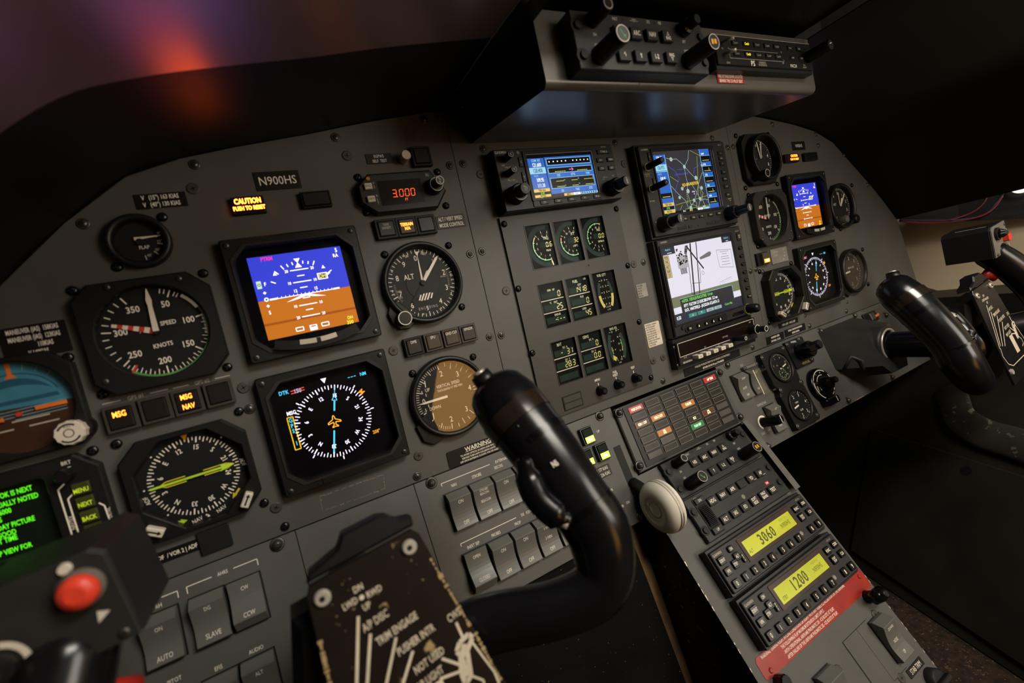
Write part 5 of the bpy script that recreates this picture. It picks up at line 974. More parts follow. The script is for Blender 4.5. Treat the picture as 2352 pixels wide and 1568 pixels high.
b.ring((G1[0]-2,G1[1]-9), 6.8, 7.4, z, P('dial_green','#6aa06a',.5), 20, 320); [b.tick((G1[0]-2,G1[1]-9), k*45, 4.6, 6, .5, z, TXTD) for k in range(8)]; b.text('PSI', G1[0]-6, G1[1]+4, 2, TXTD, z); b.text('DIFF', G1[0]-2, G1[1]-8, 1.8, TXTD, z); part(t, 'pressure_dial', b)
b = MB(); b.seg(G1[0]-4,G1[1]-2,G1[0]+12,G1[1]+1.6,1.8,11.6,WHT); b.lathe([(2,10.3),(2,12)], DIAL, G1, 12); part(t, 'pressure_pointer', b, 'white pointer')
b = MB(); b.prism(circ(*G2,21,48), 10, 10.3, DIAL)
for a, s_ in ((-25,'2'),(25,'3'),(85,'4'),(140,'3'),(195,'2')): b.text(s_, *clock(G2,14.6,a), 4.4, TXT, z); b.tick(G2, a, 17.6, 20, .6, z, TXT)
for k in range(30): b.tick(G2, k*12, 18.4, 20, .4, z, TXTD)
b.text('CABIN', G2[0]-4, G2[1]+5, 2.4, TXT, z, sx=.7); b.text('CLIMB', G2[0]-1, G2[1]-7, 2.4, TXT, z, sx=.7); part(t, 'climb_dial', b)
b = MB(); b.seg(G2[0]-15,G2[1]-1,G2[0]-4,G2[1]+.6,2.2,11.4,WHT); part(t, 'climb_pointer', b, 'short white pointer')
for c in (G1,G2): g = MB(); g.prism(circ(*c,21,40), 11.9, 12.4, GLASS); part(t, 'glass', g)
screws(t, [(-33,52),(19,53),(21,-1.5),(-28,0),(21,-53),(-29,-54)], SCR_STL, 10)
t = thing('outflow_valve_control', 'black MANUAL pressure control with large winged knob on the right panel', 'control', LOW, 483, -25.6)
b = MB(); b.box(-23,-22,0,23,21.5,5,BLK,.6,2); b.text('INCREASE', -3, 18, 2.8, TXT, 5.1, rot=-6, sx=.7); b.text('<MANUAL', 2, -17.6, 4.0, P('print_yellow','#c9b878',.6), 5.1, sx=.75); part(t, 'base_plate', b)
b = MB(); b.lathe([(14,5),(13,8),(12.6,22),(11.4,24)], GLOSS, (1,0), 32); b.box(-16,-5,22,18,5,31,GLOSS,1,3); part(t, 'winged_knob', b); b = MB(); b.lathe([(6.6,24),(6.6,33),(5.6,34)], BLK, (9,2), 28); part(t, 'knob_cap', b); screws(t, [(-19,17),(13,18.6),(19,-17)], SCR_STL, 5)
t = thing('cabin_altitude_selector', 'large round black cabin altitude selector with white arc markings', 'control', LOW, 495, -83)
b = MB(); b.lathe([(26,0),(26,6),(24.5,8),(20,8.4)], GLOSS, n=48); z = 8.6
for a0, a1 in ((-150,-70),(-60,40),(60,100),(110,130)): b.ring((0,0), 21.4, 22.6, z-.05, TXT, a0, a1)
b.ring((0,0), 14, 15, z, TXT, -60, 20); b.text('CABIN', -18, -3, 2.6, TXT, z, rot=80); b.text('ALT', -11.4, -4, 2.6, TXT, z, rot=80); b.text('1000 FT', 12, -17.5, 2, TXT, z, rot=20); b.text('10', 3, 18, 2, TXT, z); b.text('0', -8, 17, 2, TXT, z); part(t, 'dial_body', b)
b = MB(); b.lathe([(12,8),(11,16),(9,19)], GLOSS, n=32); b.lathe([(5,15),(4.8,25),(4,26)], BLK, (6,2), 20); part(t, 'centre_knob', b); b = MB(); b.box(-17,-32,2,15,-21,12,GLOSS,1.5,3); b.box(7,-30,12,8,-22,12.3,TXT); part(t, 'rate_lever', b)
t = thing('toggle_latch', 'small metal latch with an orange tip above the co-pilot column housing', 'latch', LOW, 713, -17.5)
b = MB(); b.box(-22,-9,0,20,9,3,BLKM,.4,1); b.box(-18,-6,3,-4,7,12,STEEL,1,1); part(t, 'latch_body', b); b = MB(); b.tube([(-2,-2,6),(6,-1,10),(12,1,8),(14,-4,5)], 2.4, ORNG); part(t, 'orange_tip', b, 'orange hooked tip')

# ================================================================== annunciator block
t = thing('annunciator_panel', 'warning light panel of 42 caption tiles, a few lit red, amber and green', 'annunciator panel', LOW, 0, 0)
b = MB(); b.box(116.8,-82,0,306.5,-3.8,5,P('caws_grey','#4a4844',.42,var=.06),1.2,1); b.box(128,-79.5,5,298,-5.6,6,P('caws_black','#0b0b0b',.4),.2,.5); part(t, 'housing', b)
LIT = {(0,0):('PASS DOOR','#ef3038','r'),(2,0):('GEN 1 OFF','#ff9a40','a'),(2,1):('GEN 2 OFF','#ff9a40','A'),(4,1):('FUEL\nPRESS','#ffb24a','A'),(2,3):('PUSHER','#ff9a40','A'),(4,3):('ECS','#ff9a40','t'),(5,3):('PUSH REF','#35c860','g'),(4,4):('AOA\nDE ICE','#ff8a3a','a'),(0,5):('A/P TRIM','#ef3038','r')}
TILE = P('tile_dark','#262321',.3); TILE2 = P('tile_grey','#4a4641',.35); TL = P('tile_line','#8b8272',.5); RM = E('#c8202c',.9); AMm = E('#e08030',.75); AMd = E('#7a3810',.5); GRm = E('#1f9a48',.6); HOTT = E('#ffe6b0',2.6)
for r in range(7):
    for c in range(6):
        x = 135.2+26.9*c; y = -15.6-9.55*r; b = MB(); q = LIT.get((r,c)); m = TILE
        if q: m = {'r':RM,'a':AMd,'A':AMm,'t':TILE,'g':GRm}[q[2]]
        elif (r,c) in ((5,1),(6,0),(4,5),(5,5),(6,5)): m = TILE2
        b.box(x,y,5.6,x+22,y+7,7,m,.2,.2)
        if not (c == 5 and r > 3) and not (r == 6 and c == 0): b.path([(x+.2,y+.2),(x+21.8,y+.2),(x+21.8,y+6.8),(x+.2,y+6.8),(x+.2,y+.2)], .35, 7.05, TL)
        if q:
            ls = q[0].split('\n')
            for k, s_ in enumerate(ls): b.text(s_, x+11, y+3.5+((len(ls)-1)/2-k)*2.7, 3.0 if len(ls) == 1 else 2.0, HOTT if q[2] != 'g' else E('#d8ffd8',1.8), 7.1, sx=.66, bold=True)
        part(t, 'caption_tile', b, {'r':'tile lit red','a':'tile lit amber','A':'tile lit amber','t':'tile with amber letters','g':'tile lit green'}[q[2]] if q else None)
screws(t, [(116.3+5,-9.5),(119.5,-74.1),(304,-9.3),(303.5,-73.5)], SCR_DZ, 5)

# ================================================================== pedestal
t = thing('centre_pedestal', 'grey topped centre pedestal sloping down between the seats', 'console', MAIN, 0, 0)
K, Eo = PED.pt(0,0), PED.pt(0,-345)
b = MB(); x0, x1 = 108, 316; SIDE = P('pedestal_black','#0e0d0c',.5, wear=('#8a7c62',140,.66)); SIDE2 = P('pedestal_side_black','#0d0c0c',.5)
prof = [(K.y,K.z),(Eo.y,Eo.z),(-640,Eo.z-20),(-640,-60),(K.y-200,-60)]
A_ = [(x0,y,z) for y,z in prof]; B_ = [(x1,y,z) for y,z in prof]; n = len(prof)
b.add(A_+B_, [(0,1,n+1,n)], PANEL); b.add(A_+B_, [(1,2,n+2,n+1),(2,3,n+3,n+2),(3,4,n+4,n+3),(4,0,n,n+4)], SIDE2); b.add(A_, [tuple(reversed(range(n)))], SIDE); b.add(B_, [tuple(range(n))], SIDE2); part(t, 'body', b)
b = MB()
ed = [PED.pt(x0,-345*k/60,.1) for k in range(61)]
for k in range(60):
    if random.random() < .45:
        w_ = random.uniform(.4,1.6); p, q = PED.pt(x0-.05,-345*k/60,.12), PED.pt(x0-.05,-345*(k+random.uniform(.3,1))/60,.12); b.add([tuple(p),tuple(q),(q.x+w_*.6,q.y,q.z),(p.x+w_,p.y,p.z)], [(0,1,2,3)], P('bare_metal','#b3a78f',.4,metal=.4))
    if k > 35 and random.random() < .4: p, q = PED.pt(x1+.05,-345*k/60,.12), PED.pt(x1+.05,-345*(k+.5)/60,.12); b.add([tuple(p),tuple(q),(q.x-1.2,q.y,q.z),(p.x-.8,p.y,p.z)], [(3,2,1,0)], P('bare_metal','#b3a78f',.4,metal=.4))
part(t, 'worn_edge', b, 'chipped bright edge')['kind'] = 'stuff'
g0 = MB()
for q in ([(226,-236),(277,-236),(278.5,-286.5),(226,-286.5)],): g0.prism([q[3],q[2],q[1],q[0]], .05, .5, PANEL, .1)
g0.seg(226,-236,226,-287,.9,.55,DIAL); g0.seg(226,-236,272,-236,.5,.55,DIAL); g0.seg(253,-236,253,-286,.5,.56,DIAL); g0.seg(253,-286.5,279,-286.5,.5,.55,DIAL)
o = part(t, 'hinged_cover', g0); o.matrix_local = MAIN.matrix().inverted() @ PED.matrix()
for x, y, me in ((289.8,-238.5,SCR_FLAT),(199.9,-249,SCR_FLAT),(264,-289.2,SCR_FLAT)):
    o = part(t, 'screw', me); o.matrix_local = MAIN.matrix().inverted() @ PED.matrix(x,y,0)
b = MB(); b.add([tuple(PED.pt(x,y,h)) for x,y,h in ((316.2,2,0),(316.2,-97,0),(312,-97,9),(312,2,9))], [(0,1,2,3)], P('rail_grey','#6a6862',.35,metal=.3)); b.add([tuple(PED.pt(x,y,h)) for x,y,h in ((312,2,9),(312,-97,9),(302,-97,9),(302,2,9))], [(0,1,2,3)], P('rail_grey','#6a6862',.35,metal=.3)); part(t, 'side_rail', b)

def efis_control(label, plane, u, v, h, th, back=-.3):
    t = thing('display_control_unit', label, 'control unit', plane, u, v, h, group='display control units')
    b = MB(); b.box(-73.5,-22.3,-back,73.5,22.3,th-1.5,BLK,.2,1); b.box(-73.3,-22,th-1.5,73.3,22,th,P('unit_face','#242322',.42,bump=.15,bscale=1500),.6,1)
    for x, y in ((-72,10.5),(72.5,10.5),(-72,-12),(72.5,-12)): b.lathe([(6,th),(6,th+.08)], DIAL, (x*.95,y), 20); b.lathe([(3.6,th),(3,th+2)], BLKM, (x*.95,y), 16)
    for x, y, s_ in ((-28.5,18.8,'RALT'),(-8,19,'\u2014TST\u2014'),(8,19.2,'SYS'),(21.5,19.2,'REF'),(-52.5,4.8,'DH'),(-53,-3.4,'CRS'),(47.5,5.5,'BRT'),(48,-2.6,'HDG')): b.text(s_, x, y, 2.3, TXTD, th+.08, sx=.7, bold=True)
    for x in (-20,15): b.lathe([(1.5,th),(1.5,th+.1)], DIAL, (x,19), 10)
    part(t, 'case', b)
    for x, y, s_ in ((-28.5,7,'HSI'),(-10.8,7,'ARC'),(6.8,7,'NAV'),(25,7,'\u25b3\nRNG'),(-28.2,-11,'\u2191'),(-10.8,-11,'\u21d1'),(6.8,-11,'1-2'),(25,-10.6,'RNG\n\u25bd')): key(t, x, y, 12.6, 9.6, s_, th, 3.2, hh=3.7 if '\n' not in s_ else 2.7, bold=True)
    b = MB(); b.lathe([(6,th),(5.6,th+19),(5,th+20)], BLK, (-53,15), 28); b.ring((-53,15),3.6,4.2,th+20.1,TXTD); part(t, 'knob', b)
    b = MB(); b.lathe([(7.4,th),(7,th+27),(6.4,th+28)], BLK, (-53,-11.8), 32); b.ring((-53,-11.8),5.6,6.2,th+28.1,TXTD); AG = E('#9acb5c',.5) if plane is PED else E('#3fae3f',.6); b.seg(-55,-9,-51.4,-14,.7,th+28.12,AG); b.flat([(-50.8,-15),(-53,-13.6),(-50.8,-12.2)],th+28.13,AG); part(t, 'course_knob', b)
    b = MB(); b.lathe([(7.4,th),(7,th+27),(6.4,th+28)], BLK, (46.5,-11.6), 32); b.ring((46.5,-11.6),5.8,6.3,th+28.1,TXTD); b.box(43.4,-13.6,th+28.1,45.8,-9.6,th+28.2,E('#f0a020',.8)); b.box(47,-13.2,th+28.1,49.4,-9.4,th+28.2,E('#f0a020',.8)); part(t, 'heading_knob', b, 'knob with orange mark')
    b = MB(); b.lathe([(6.6,th),(6.4,th+7),(4.6,th+8),(4.4,th+15),(3.8,th+16)], BLK, (48.3,15), 28, knurl=.3); part(t, 'brightness_knob', b); return t
efis_control('black display control unit on the pedestal directly below the warning light panel', PED, 220, -22.4, 0, 6.5)
t = thing('autopilot_controller', 'black autopilot unit with two rows of square keys and a ridged thumb wheel', 'control unit', PED, 221, -71, 0)
b = MB(); b.box(-75.5,-24.6,.3,75.5,24.8,5,BLK,.2,1); b.box(-75,-24.2,5,75,24.4,6,P('unit_face','#242322',.42),.5,1); ST = P('strip_brown','#2a2624',.35)
for (xa,xb,ya,yb) in ((-46.5,59,17,22),(-42,58.5,-6.2,-1)): b.box(xa,ya,6,xb,yb,6.15,ST)
b.box(48,-5.4,6.15,54,-1.6,6.25,E('#e23a4a',.8)); b.text('TRIM',51,-3.5,1.8,E('#ffd0c8',1.2),6.3,sx=.7,bold=True); b.lathe([(2.8,6),(2.6,6.4)], P('sensor_dot','#7b766c',.4), (5.3,-3), 16); b.text('infinia', -58, 21, 2.2, TXTD, 6.08)
for x, y in ((-72,9.5),(70,10.5),(-72,-12),(70,-10)): b.lathe([(5.6,6),(5.6,6.08)], DIAL, (x*.985,y), 20); b.lathe([(3.4,6),(3,8)], BLKM, (x*.985,y), 16)
b.box(-64.5,-21.5,6,-46.5,21,6.8,DIAL,.2,1.5); part(t, 'case', b)
b = MB(); b.box(-63,14,6.5,-48.5,20,9,KEY,.4,.6); b.text('DN',-55.6,17,2.9,TXT,9.05,sx=.75); part(t, 'key', b); b = MB(); b.box(-64,-20.5,6.5,-49,-14,9,KEY,.4,.6); b.text('UP',-56.4,-17.2,2.9,TXT,9.05,sx=.75); part(t, 'key', b)
b = MB()
for k in range(17): y = 12.6-1.6*k; z = 6.6+3.4*math.sin(PI*(k+.5)/17); b.box(-62.5,y-1.3,6,-50,y,z,GLOSS,.3)
part(t, 'thumb_wheel', b, 'ridged black wheel')
for k, s_ in enumerate(('HDG','NAV','APR','','YD','AP')):
    kk_ = key(t, -40+17.9*k, 10, 13, 9.4, s_, 6, 3, hh=4.0 if '\n' not in s_ else 3.3, bold=True)
    if s_ in ('YD','AP'): b = MB(); b.box(-38+17.9*k,6.2,9.05,-33.6+17.9*k,6.9,9.2,E('#d8d0c0',.6)); part(kk_, 'key_bar', b, 'lit bar on key')
for k, s_ in enumerate(('ALT','IAS','FD','SOFT\nRIDE','HALF\nBANK','TEST')): key(t, -39+17.8*k, -12.6, 13, 9.4, s_, 6, 3, hh=4.0 if '\n' not in s_ else 3.3, bold=True)
def transponder(label, v, code, mode, dim):
    t = thing('transponder', label, 'transponder', PED, 214, v, 0, group='transponders'); H = 21
    b = MB(); b.box(-85.5,-H-2,.3,84,H+3,12,BLK,.3,1); b.box(-83.5,-H,12,83.5,H,15,P('radio_face','#232122',.42),.8,1.5); b.text('GARMIN', -75, 16.6, 2.5, TXTD, 15.1, sx=.95, bold=True); b.text('GTX 330', 72.5, 17.6, 1.6, TXTD, 15.1)
    b.lathe([(1.6,15),(1.6,15.1)], DIAL, (-4.6,-13.6), 12); b.lathe([(2.6,15),(2.2,15.8)], P('photocell','#8a8378',.3), (44,-12.4), 16); part(t, 'case', b)
    LIP = P('lcd_lip','#3a2a26',.25)
    b = MB(); b.frame(polar(rrect(-43.5,-6.2,52.5,18,1),(4.5,6),64,.02), polar(rrect(-38.5,-2.6,48,13.4,.4),(4.5,6),64,.02), 15, 15.8, LIP, 13, .5); part(t, 'display_frame', b)
    b = MB(); b.box(-38.5,-2.6,14.6,48,13.4,15,E('#e6e23a',.85)); INK = P('segment_ink','#54520f',.4); I2 = P('segment_ink_faint','#8a882a',.4)
    [(b.text(ch, -12+7.2*k, 5.4, 10.4, INK, 15.1, sx=.86, bold=True), b.seg(-13.8+7.2*k, 2.4, -10.2+7.2*k, 8.4, .9, 15.12, INK) if ch == '0' else None) for k, ch in enumerate(code)]; b.text(mode, -30.6 if len(mode) > 3 else -33, 1.4, 3.6, INK, 15.1, sx=.7); b.text('FLIGHT ID', 33, 10, 2.6, I2, 15.1, sx=.72); b.text('N900HS', 32.5, 4.2, 4.6, INK, 15.1, sx=.7)
    part(t, 'lcd', b, 'lit yellow display with code %s' % code); g = MB(); g.box(-38.5,-2.6,15.4,48,13.4,15.6,GLASS); part(t, 'glass', g)
    for x, s_ in zip((-75,-59.5,-44.4,-29,-14,4.5,19.7,35.4,61,75.6), '0123456789'): key(t, x, -14.2, 9.4, 8.2, s_, 15, 2.4, m=GLOSS, hh=4.2, r=1.4, bold=True)
    for x, y, w_, h_, s_ in ((-56.7,14,8.4,6.4,'ON'),(-75.2,9.6,9.6,8,'IDENT'),(-54.8,5.2,8.8,8,'ALT'),(-62.6,.2,7.6,8.6,'STBY'),(-48.8,.6,4.6,8.6,'O\nF\nF'),(-75.6,-1.4,9.6,7.6,'VFR'),(59.7,10.6,9,8,'FUNC'),(74.6,11.6,9,7.6,'CRSR'),(59.6,.4,9,8.6,'START\nSTOP'),(75,.6,9,7.6,'CLR')): key(t, x, y, w_, h_, s_, 15, 2.2, m=GLOSS, hh=2.9 if '\n' not in s_ else 2.1, r=2 if s_ in ('ON','ALT') else 1.2, sx=.66, bold=True)
    return t
transponder('upper transponder with lit yellow display reading 3060', -123.2, '3060', 'ALT', True)
transponder('lower transponder with lit yellow display reading 1200', -173.6, '1200', 'STBY', False)
b = MB(); b.prism([(-97,-9.8),(96,-10.4),(98.6,-7),(98.6,9.8),(-96,9.8),(-98.6,6),(-98.6,-7)], 0, .5, P('placard_red','#96291f',.3), .1)
for k, (x, s_) in enumerate(((-90,'WARNING:  DURING FLIGHT IN ICING CONDITIONS OR FLIGHT WITH ANY VISIBLE ICE ACCRETION ON THE AIRFRAME'),(-62,'THE FOLLOWING FLAP MAXIMUM EXTENSION LIMITS APPLY.'),(-62,'-WITH OPERATIONAL AIRFRAME PNEUMATIC DE - ICE BOOTS 15\u00b0 FLAP.'),(-62,'-AFTER FAILURE OF THE AIRFRAME PNEUMATIC DE - ICE BOOTS 0\u00b0 FLAP.'))): b.text(s_, x, 7.2-4.6*k, 2.9, P('print_pink','#e6cdbd',.5), .56, 'l', sx=.66, bold=True)
b.lathe([(2.6,.5),(1.6,1.6)], P('placard_red','#96291f',.3), (90,4), 14); b.lathe([(2.6,.5),(1.6,1.6)], P('placard_red','#96291f',.3), (-88,-5), 14)
solo('placard', 'long red WARNING placard across the pedestal below the transponders', 'placard', b, PED, 216, -208.2)
t = thing('locking_stud', 'black rounded knob standing at the right edge of the pedestal', 'knob', PED, 297, -223)
b = MB(); b.lathe([(7,0),(6,3),(5.5,12)], GLOSS, n=24); part(t, 'stem', b); b = MB(); b.tube([(-9,0,13),(0,0,15),(9,0,13)], [(6,6),(7.5,7.5),(6,6)], GLOSS, 20); b.lathe([(5,18),(4.6,24),(3,25)], BLK, (0,0), 24); part(t, 'cap', b)
rocker('grey NOSE DOWN and UP trim rocker switch on the pedestal', 271.6, -239.4, [('DOWN',9,2.9),('NOSE',-3,2.9),('UP',-14,2.9)], 24.4, 40, plane=PED, amp=1.3)
placard('black placard reading STAB TRIM on the pedestal', 289.6, -292, 30, 7.6, ['STAB TRIM'], PED, 4.2, sx=.7, bold=False)
rocker('grey rocker switch cut off by the bottom edge on the pedestal', 165.4, -239.5, [('UP',6,2.9)], 27, 38, plane=PED, amp=1.3)
t = thing('rotary_knob', 'small black knob at the bottom edge of the pedestal beside the red placard', 'knob', PED, 129, -224); b = MB(); b.lathe([(7,0),(6.6,10),(5.5,11.5)], GLOSS, n=24, knurl=.4); part(t, 'knob_body', b)
t = thing('rotary_knob', 'dark knob at the bottom right corner of the pedestal', 'knob', PED, 300, -310); b = MB(); b.lathe([(12,0),(11,8),(9,9)], BLKM, n=24); b.box(-10,-2.4,9,10,2.4,15,BLKM,1); part(t, 'knob_body', b)
# landing gear lever with its wheel
t = thing('landing_gear_lever', 'landing gear lever with a white wheel-shaped knob', 'lever', MAIN, 106, -197, 27)
b = MB(); b.tube([(0,-3,-3),(0,-6,10),(-.5,-14,26),(-1,-20,38)], [(4,7),(4,7),(4.5,7),(4,6)], BLKM, 14); part(t, 'arm', b)
c = (0,-22,38); WHK = P('wheel_cream','#dcd5c5',.36,var=.04); WHD = P('wheel_grey','#a8a294',.4,var=.04)
def wheel(pr, m):
    b = MB(); rings = [[(c[0]+z, c[1]+r*math.sin(2*PI*k/56), c[2]+r*math.cos(2*PI*k/56)) for k in range(56)] for r, z in pr]; b.sweep(rings, m); return b
def crease(pr):
    out = []
    for i, q in enumerate(pr):
        if 0 < i < len(pr)-1:
            for f in (.06,): a_, d_ = pr[i-1], pr[i+1]; out += [(q[0]+(a_[0]-q[0])*f, q[1]+(a_[1]-q[1])*f), (q[0]+(d_[0]-q[0])*f, q[1]+(d_[1]-q[1])*f)]
        else: out.append(q)
    return out
wk_ = part(t, 'wheel_knob', wheel(crease([(13,-9.4),(14.2,-10.8)])+[(17,-11),(20,-10.6),(23.5,-9),(26.4,-6.4),(28.4,-2.6),(28.9,-.6)]+crease([(28.9,-.6),(28.3,-.2),(28.3,.5),(29,.9)])+[(29.1,2.6)]+crease([(29.1,2.6),(28.4,3),(28.4,3.7),(28.9,4.1)])+[(28,7),(25,9.6),(20,11),(8,12)], WHK), 'off-white round wheel knob')
part(wk_, 'hub_disc', wheel(crease([(.5,-8.8),(7.4,-8.8),(8,-9.6),(9,-9.6),(9.6,-9),(13,-9.2),(13.2,-7)]), WHD), 'greyer recessed hub disc')
# ================================================================== control yokes
YB = P('yoke_black','#101012',.22,var=.1,scale=30,rvar=.06)
def horn(path, n=24, k=6):
    """Sweep an oval along (x,y,z,a,b): a across the grip, b front to back."""
    S = spline(path, k); rings = []; up = Vector((0,0,1))
    for i, p in enumerate(S):
        q0 = Vector(S[max(i-1,0)][:3]); q1 = Vector(S[min(i+1,len(S)-1)][:3]); t_ = (q1-q0).normalized(); c = Vector(p[:3])
        a = t_.cross(up)
        if a.length < .2: a = Vector((1,0,0))
        a = a.normalized(); bn = a.cross(t_).normalized()
        rings.append([tuple(c+a*(p[3]*math.cos(2*PI*j/n))+bn*(p[4]*math.sin(2*PI*j/n))) for j in range(n)])
    # rounded ends
    def cap(r, d, rr):
        c = sum((Vector(q) for q in r), Vector())/n; out = []
        for f in (.35,.65,.87,.97): out.append([tuple(c+(Vector(q)-c)*math.sqrt(max(0,1-f*f))+d*(rr*f)) for q in r])
        return out
    d0 = (Vector(S[0][:3])-Vector(S[1][:3])).normalized(); d1 = (Vector(S[-1][:3])-Vector(S[-2][:3])).normalized()
    return cap(rings[0], d0, 6)[::-1]+rings+cap(rings[-1], d1, S[-1][4]*.75)
def yoke(label, u0, s, worn):
    """s=+1: plain grip on the right horn and switch box on the left; s=-1 mirrored."""
    t = thing('control_yoke', label, 'control yoke', MAIN, u0, -162, 0, 6.0, group='control yokes')
    def mir(rings): return rings if s > 0 else [[(-x,y,z) for x,y,z in r][::-1] for r in rings]
    M_ = lambda x: s*x
    b = MB(); b.lathe([(20,28),(20,172)], GLOSS, n=36); part(t, 'column', b)
    b = MB(); b.prism([(-34,-62),(34,-62),(48,-40),(44,20),(30,64),(-30,64),(-44,20),(-48,-40)], 160, 181, YB, 5)
    b.tube([(-44,4,176),(0,2,170),(44,4,176)], [(20,15),(34,18),(20,15)], YB, 20); hub_ = part(t, 'hub', b)
    b = MB(); R_ = horn([(8,-2,166,18,13),(56,0,177,18,13),(100,-6,197,17,14),(130,-3,206,18,17),(142,22,202,21,20),(139,48,193,21,20),(137,72,180,22,21),(134,94,166,23,22),(132,110,154.5,24,22),(130.5,119,148.5,22,20)], 28)
    b.sweep(mir(R_), YB); gh_ = part(t, 'grip_horn', b)
    # details of the plain grip: top button, CWS key, seams
    b = MB(); b.tube([(M_(125),128,148),(M_(122),138,146)], [(8,8),(7,7)], BLK, 18); b.tube([(M_(122),138,146),(M_(121.6),140,145.6)], [(5,5),(4,4)], METAL, 16); part(gh_, 'top_button', b)
    BK = P('key_brown_reflection','#241b15',.18,spec=.6)  # brown reflection on the glossy key is put into its base colour
    b = MB(); b.sweep(mir(horn([(133.4,97,164.2,23.9,22.8),(132.6,102,160.6,24.2,22.9),(131.8,107,157,24.5,22.7)])[4:-4]), BK, True, False); part(gh_, 'cws_key', b, 'glossy band key with a brown reflection painted into its colour')
    b = MB(); b.sweep(mir(horn([(135.8,84,172.5,22.7,21.9),(135.2,88,170,22.9,22.1)])[4:-4]), GLOSS, True, False); b.sweep(mir(horn([(139.6,40,196.6,21.6,20.7),(139.4,43,195.4,21.6,20.8)])[4:-4]), GLOSS, True, False); part(gh_, 'grip_seams', b)
    b = MB(); b.text('CWS', 0, 0, 3.4, TXT, 0, bold=True); b.v = [(M_(126)+x, 104+y*.85, 181.6+y*(-.5)) for x,y,z in b.v]; part(gh_, 'key_print', b)
    b = MB(); b.tube(spline([(M_(119),84,182),(M_(114),74,190),(M_(113),62,196),(M_(118),50,203),(M_(124),44,206)],4), [(3,3)]+[(7,6)]*3+[(9.5,8)]*9+[(6,5)]*3+[(3,3)], GLOSS, 18); part(gh_, 'trigger', b)
    b = MB(); b.tube([(M_(117),47,205),(M_(120),44,208.5)], [(3.2,3.2),(2.6,2.6)], METAL, 14); part(gh_, 'trigger_screw', b)
    b = MB(); b.text('NS', 0, 0, 3, TXT, 0, bold=True); b.v = [(M_(129)+x, 78+y, 199.5-.6*y) for x,y,z in b.v]; part(gh_, 'switch_print', b)
    # boxed horn
    b = MB(); R_ = horn([(-8,-2,166,18,13),(-56,0,177,17,13),(-102,-4,199,16,15),(-130,4,205,18,17),(-134,30,199,19,19),(-128,56,190,20,20),(-120,78,180,20,20),(-110,98,168,18,20)], 28)
    b.sweep(mir(R_), YB); bh_ = part(t, 'box_horn', b)
    bx = [(-134,96),(-81,96),(-81,136),(-86,140),(-132,140)]; bx = [(M_(x),y) for x,y in bx]; bx = bx if s > 0 else bx[::-1]
    b = MB(); b.prism(bx, 127, 180, P('box_black','#191719',.4,bump=.2,bscale=1500), 1.5); sb_ = part(t, 'switch_box', b)
    FPm = P('face_plate_grey','#7f7b74',.35,metal=.3) if not worn else P('face_plate_dark','#262422',.5)
    b = MB(); b.prism([(x*.985+M_(-1.5),y*.985+2) for x,y in bx], 180, 182, FPm, .4); part(sb_, 'box_plate', b)
    for x, y in ((-129,100),(-129,135),(-86,100)): partat(sb_, 'screw', SCR_SM, M_(x), y, 182)
    if not worn: b = MB(); b.add([(M_(-100)-.6,140.3,138),(M_(-100)+.6,140.3,138),(M_(-100)+.6,140.3,172),(M_(-100)-.6,140.3,172)], [(3,2,1,0)], TXT); part(sb_, 'white_stripe', b)
    if worn:
        b = MB(); b.lathe([(8.2,182),(8.2,185),(7.4,186)], P('button_collar','#6a625a',.4), (-92,126), 28, cap=False); part(sb_, 'button_collar', b)
        b = MB(); b.lathe([(7.1,182),(7.1,187),(6,189),(3.4,190)], REDB, (-92,126), 28); part(sb_, 'red_button', b, 'large red push button')
        b = MB(); b.ring((-124,110),8,10.5,182.3,CREAM,20,300); b.lathe([(7,182),(6.6,192),(5,194)], BLK, (-124,110), 28); part(sb_, 'trim_hat', b)
        b = MB(); b.lathe([(2.4,182),(2,184)], CREAM, (-94,136.5), 14); part(sb_, 'rivet', b); b = MB(); b.flat([(-92,109),(-87,112),(-91,114)],182.2,CREAM); part(sb_, 'paint_mark', b)
    else:
        b = MB(); b.lathe([(9,182),(9,185)], BLKM, (M_(-95),128), 24); b.lathe([(6,185),(6.4,188),(4,192),(1.5,194)], BLK, (M_(-95),128), 24, knurl=.5); part(sb_, 'trim_hat', b)
        b = MB(); b.box(M_(-119)-5,112,182,M_(-119)+5,122,189,REDB,.8,2); part(sb_, 'red_button', b, 'small red toggle'); b = MB()
        for y in (107,128): b.lathe([(2,182),(1.6,186)], METAL, (M_(-119),y), 12)
        part(sb_, 'plate_posts', b)
    b = MB(); b.lathe([(9,0),(9,2)], BLKM, (0,0), 24, cap=False); b.lathe([(7.4,-2),(7.4,4),(5,6)], REDB, (0,0), 24); b.text('PUSHER INTR', 0, 12, 2.8, TXT, 1, sx=.7)
    rx = Matrix.Rotation(math.radians(-32), 3, 'X'); b.v = [tuple(rx @ Vector(q)+Vector((M_(-122),76,201))) for q in b.v]; part(bh_, 'interrupt_button', b, 'red button on the horn')
    b = MB(); b.tube([(M_(-112),62,168),(M_(-106),70,162),(M_(-100),64,156)], [(7,6),(8,7),(5,5)], P('trigger_red','#9a1f18',.35), 14); part(bh_, 'trigger', b, 'red trigger')
    # centre plate, leaning
    tl = Matrix.Rotation(math.radians(-12), 3, 'X'); org = Vector((13 if s > 0 else 4, 83, 183))
    def lean(b): b.v = [tuple(tl @ Vector(q)+org) for q in b.v]; return b
    PLm = P('plate_worn','#191310',.35,wear=('#a08a62',70,.67)) if worn else P('plate_black','#131314',.3)
    outl = [(-42,-132),(44,-132),(44,-118),(37,-72),(29,-8),(26,-4),(-29,-4),(-32,-9),(-37,-50),(-42,-118)]
    b = MB(); b.prism(outl, -2, 1.2, PLm, .5)
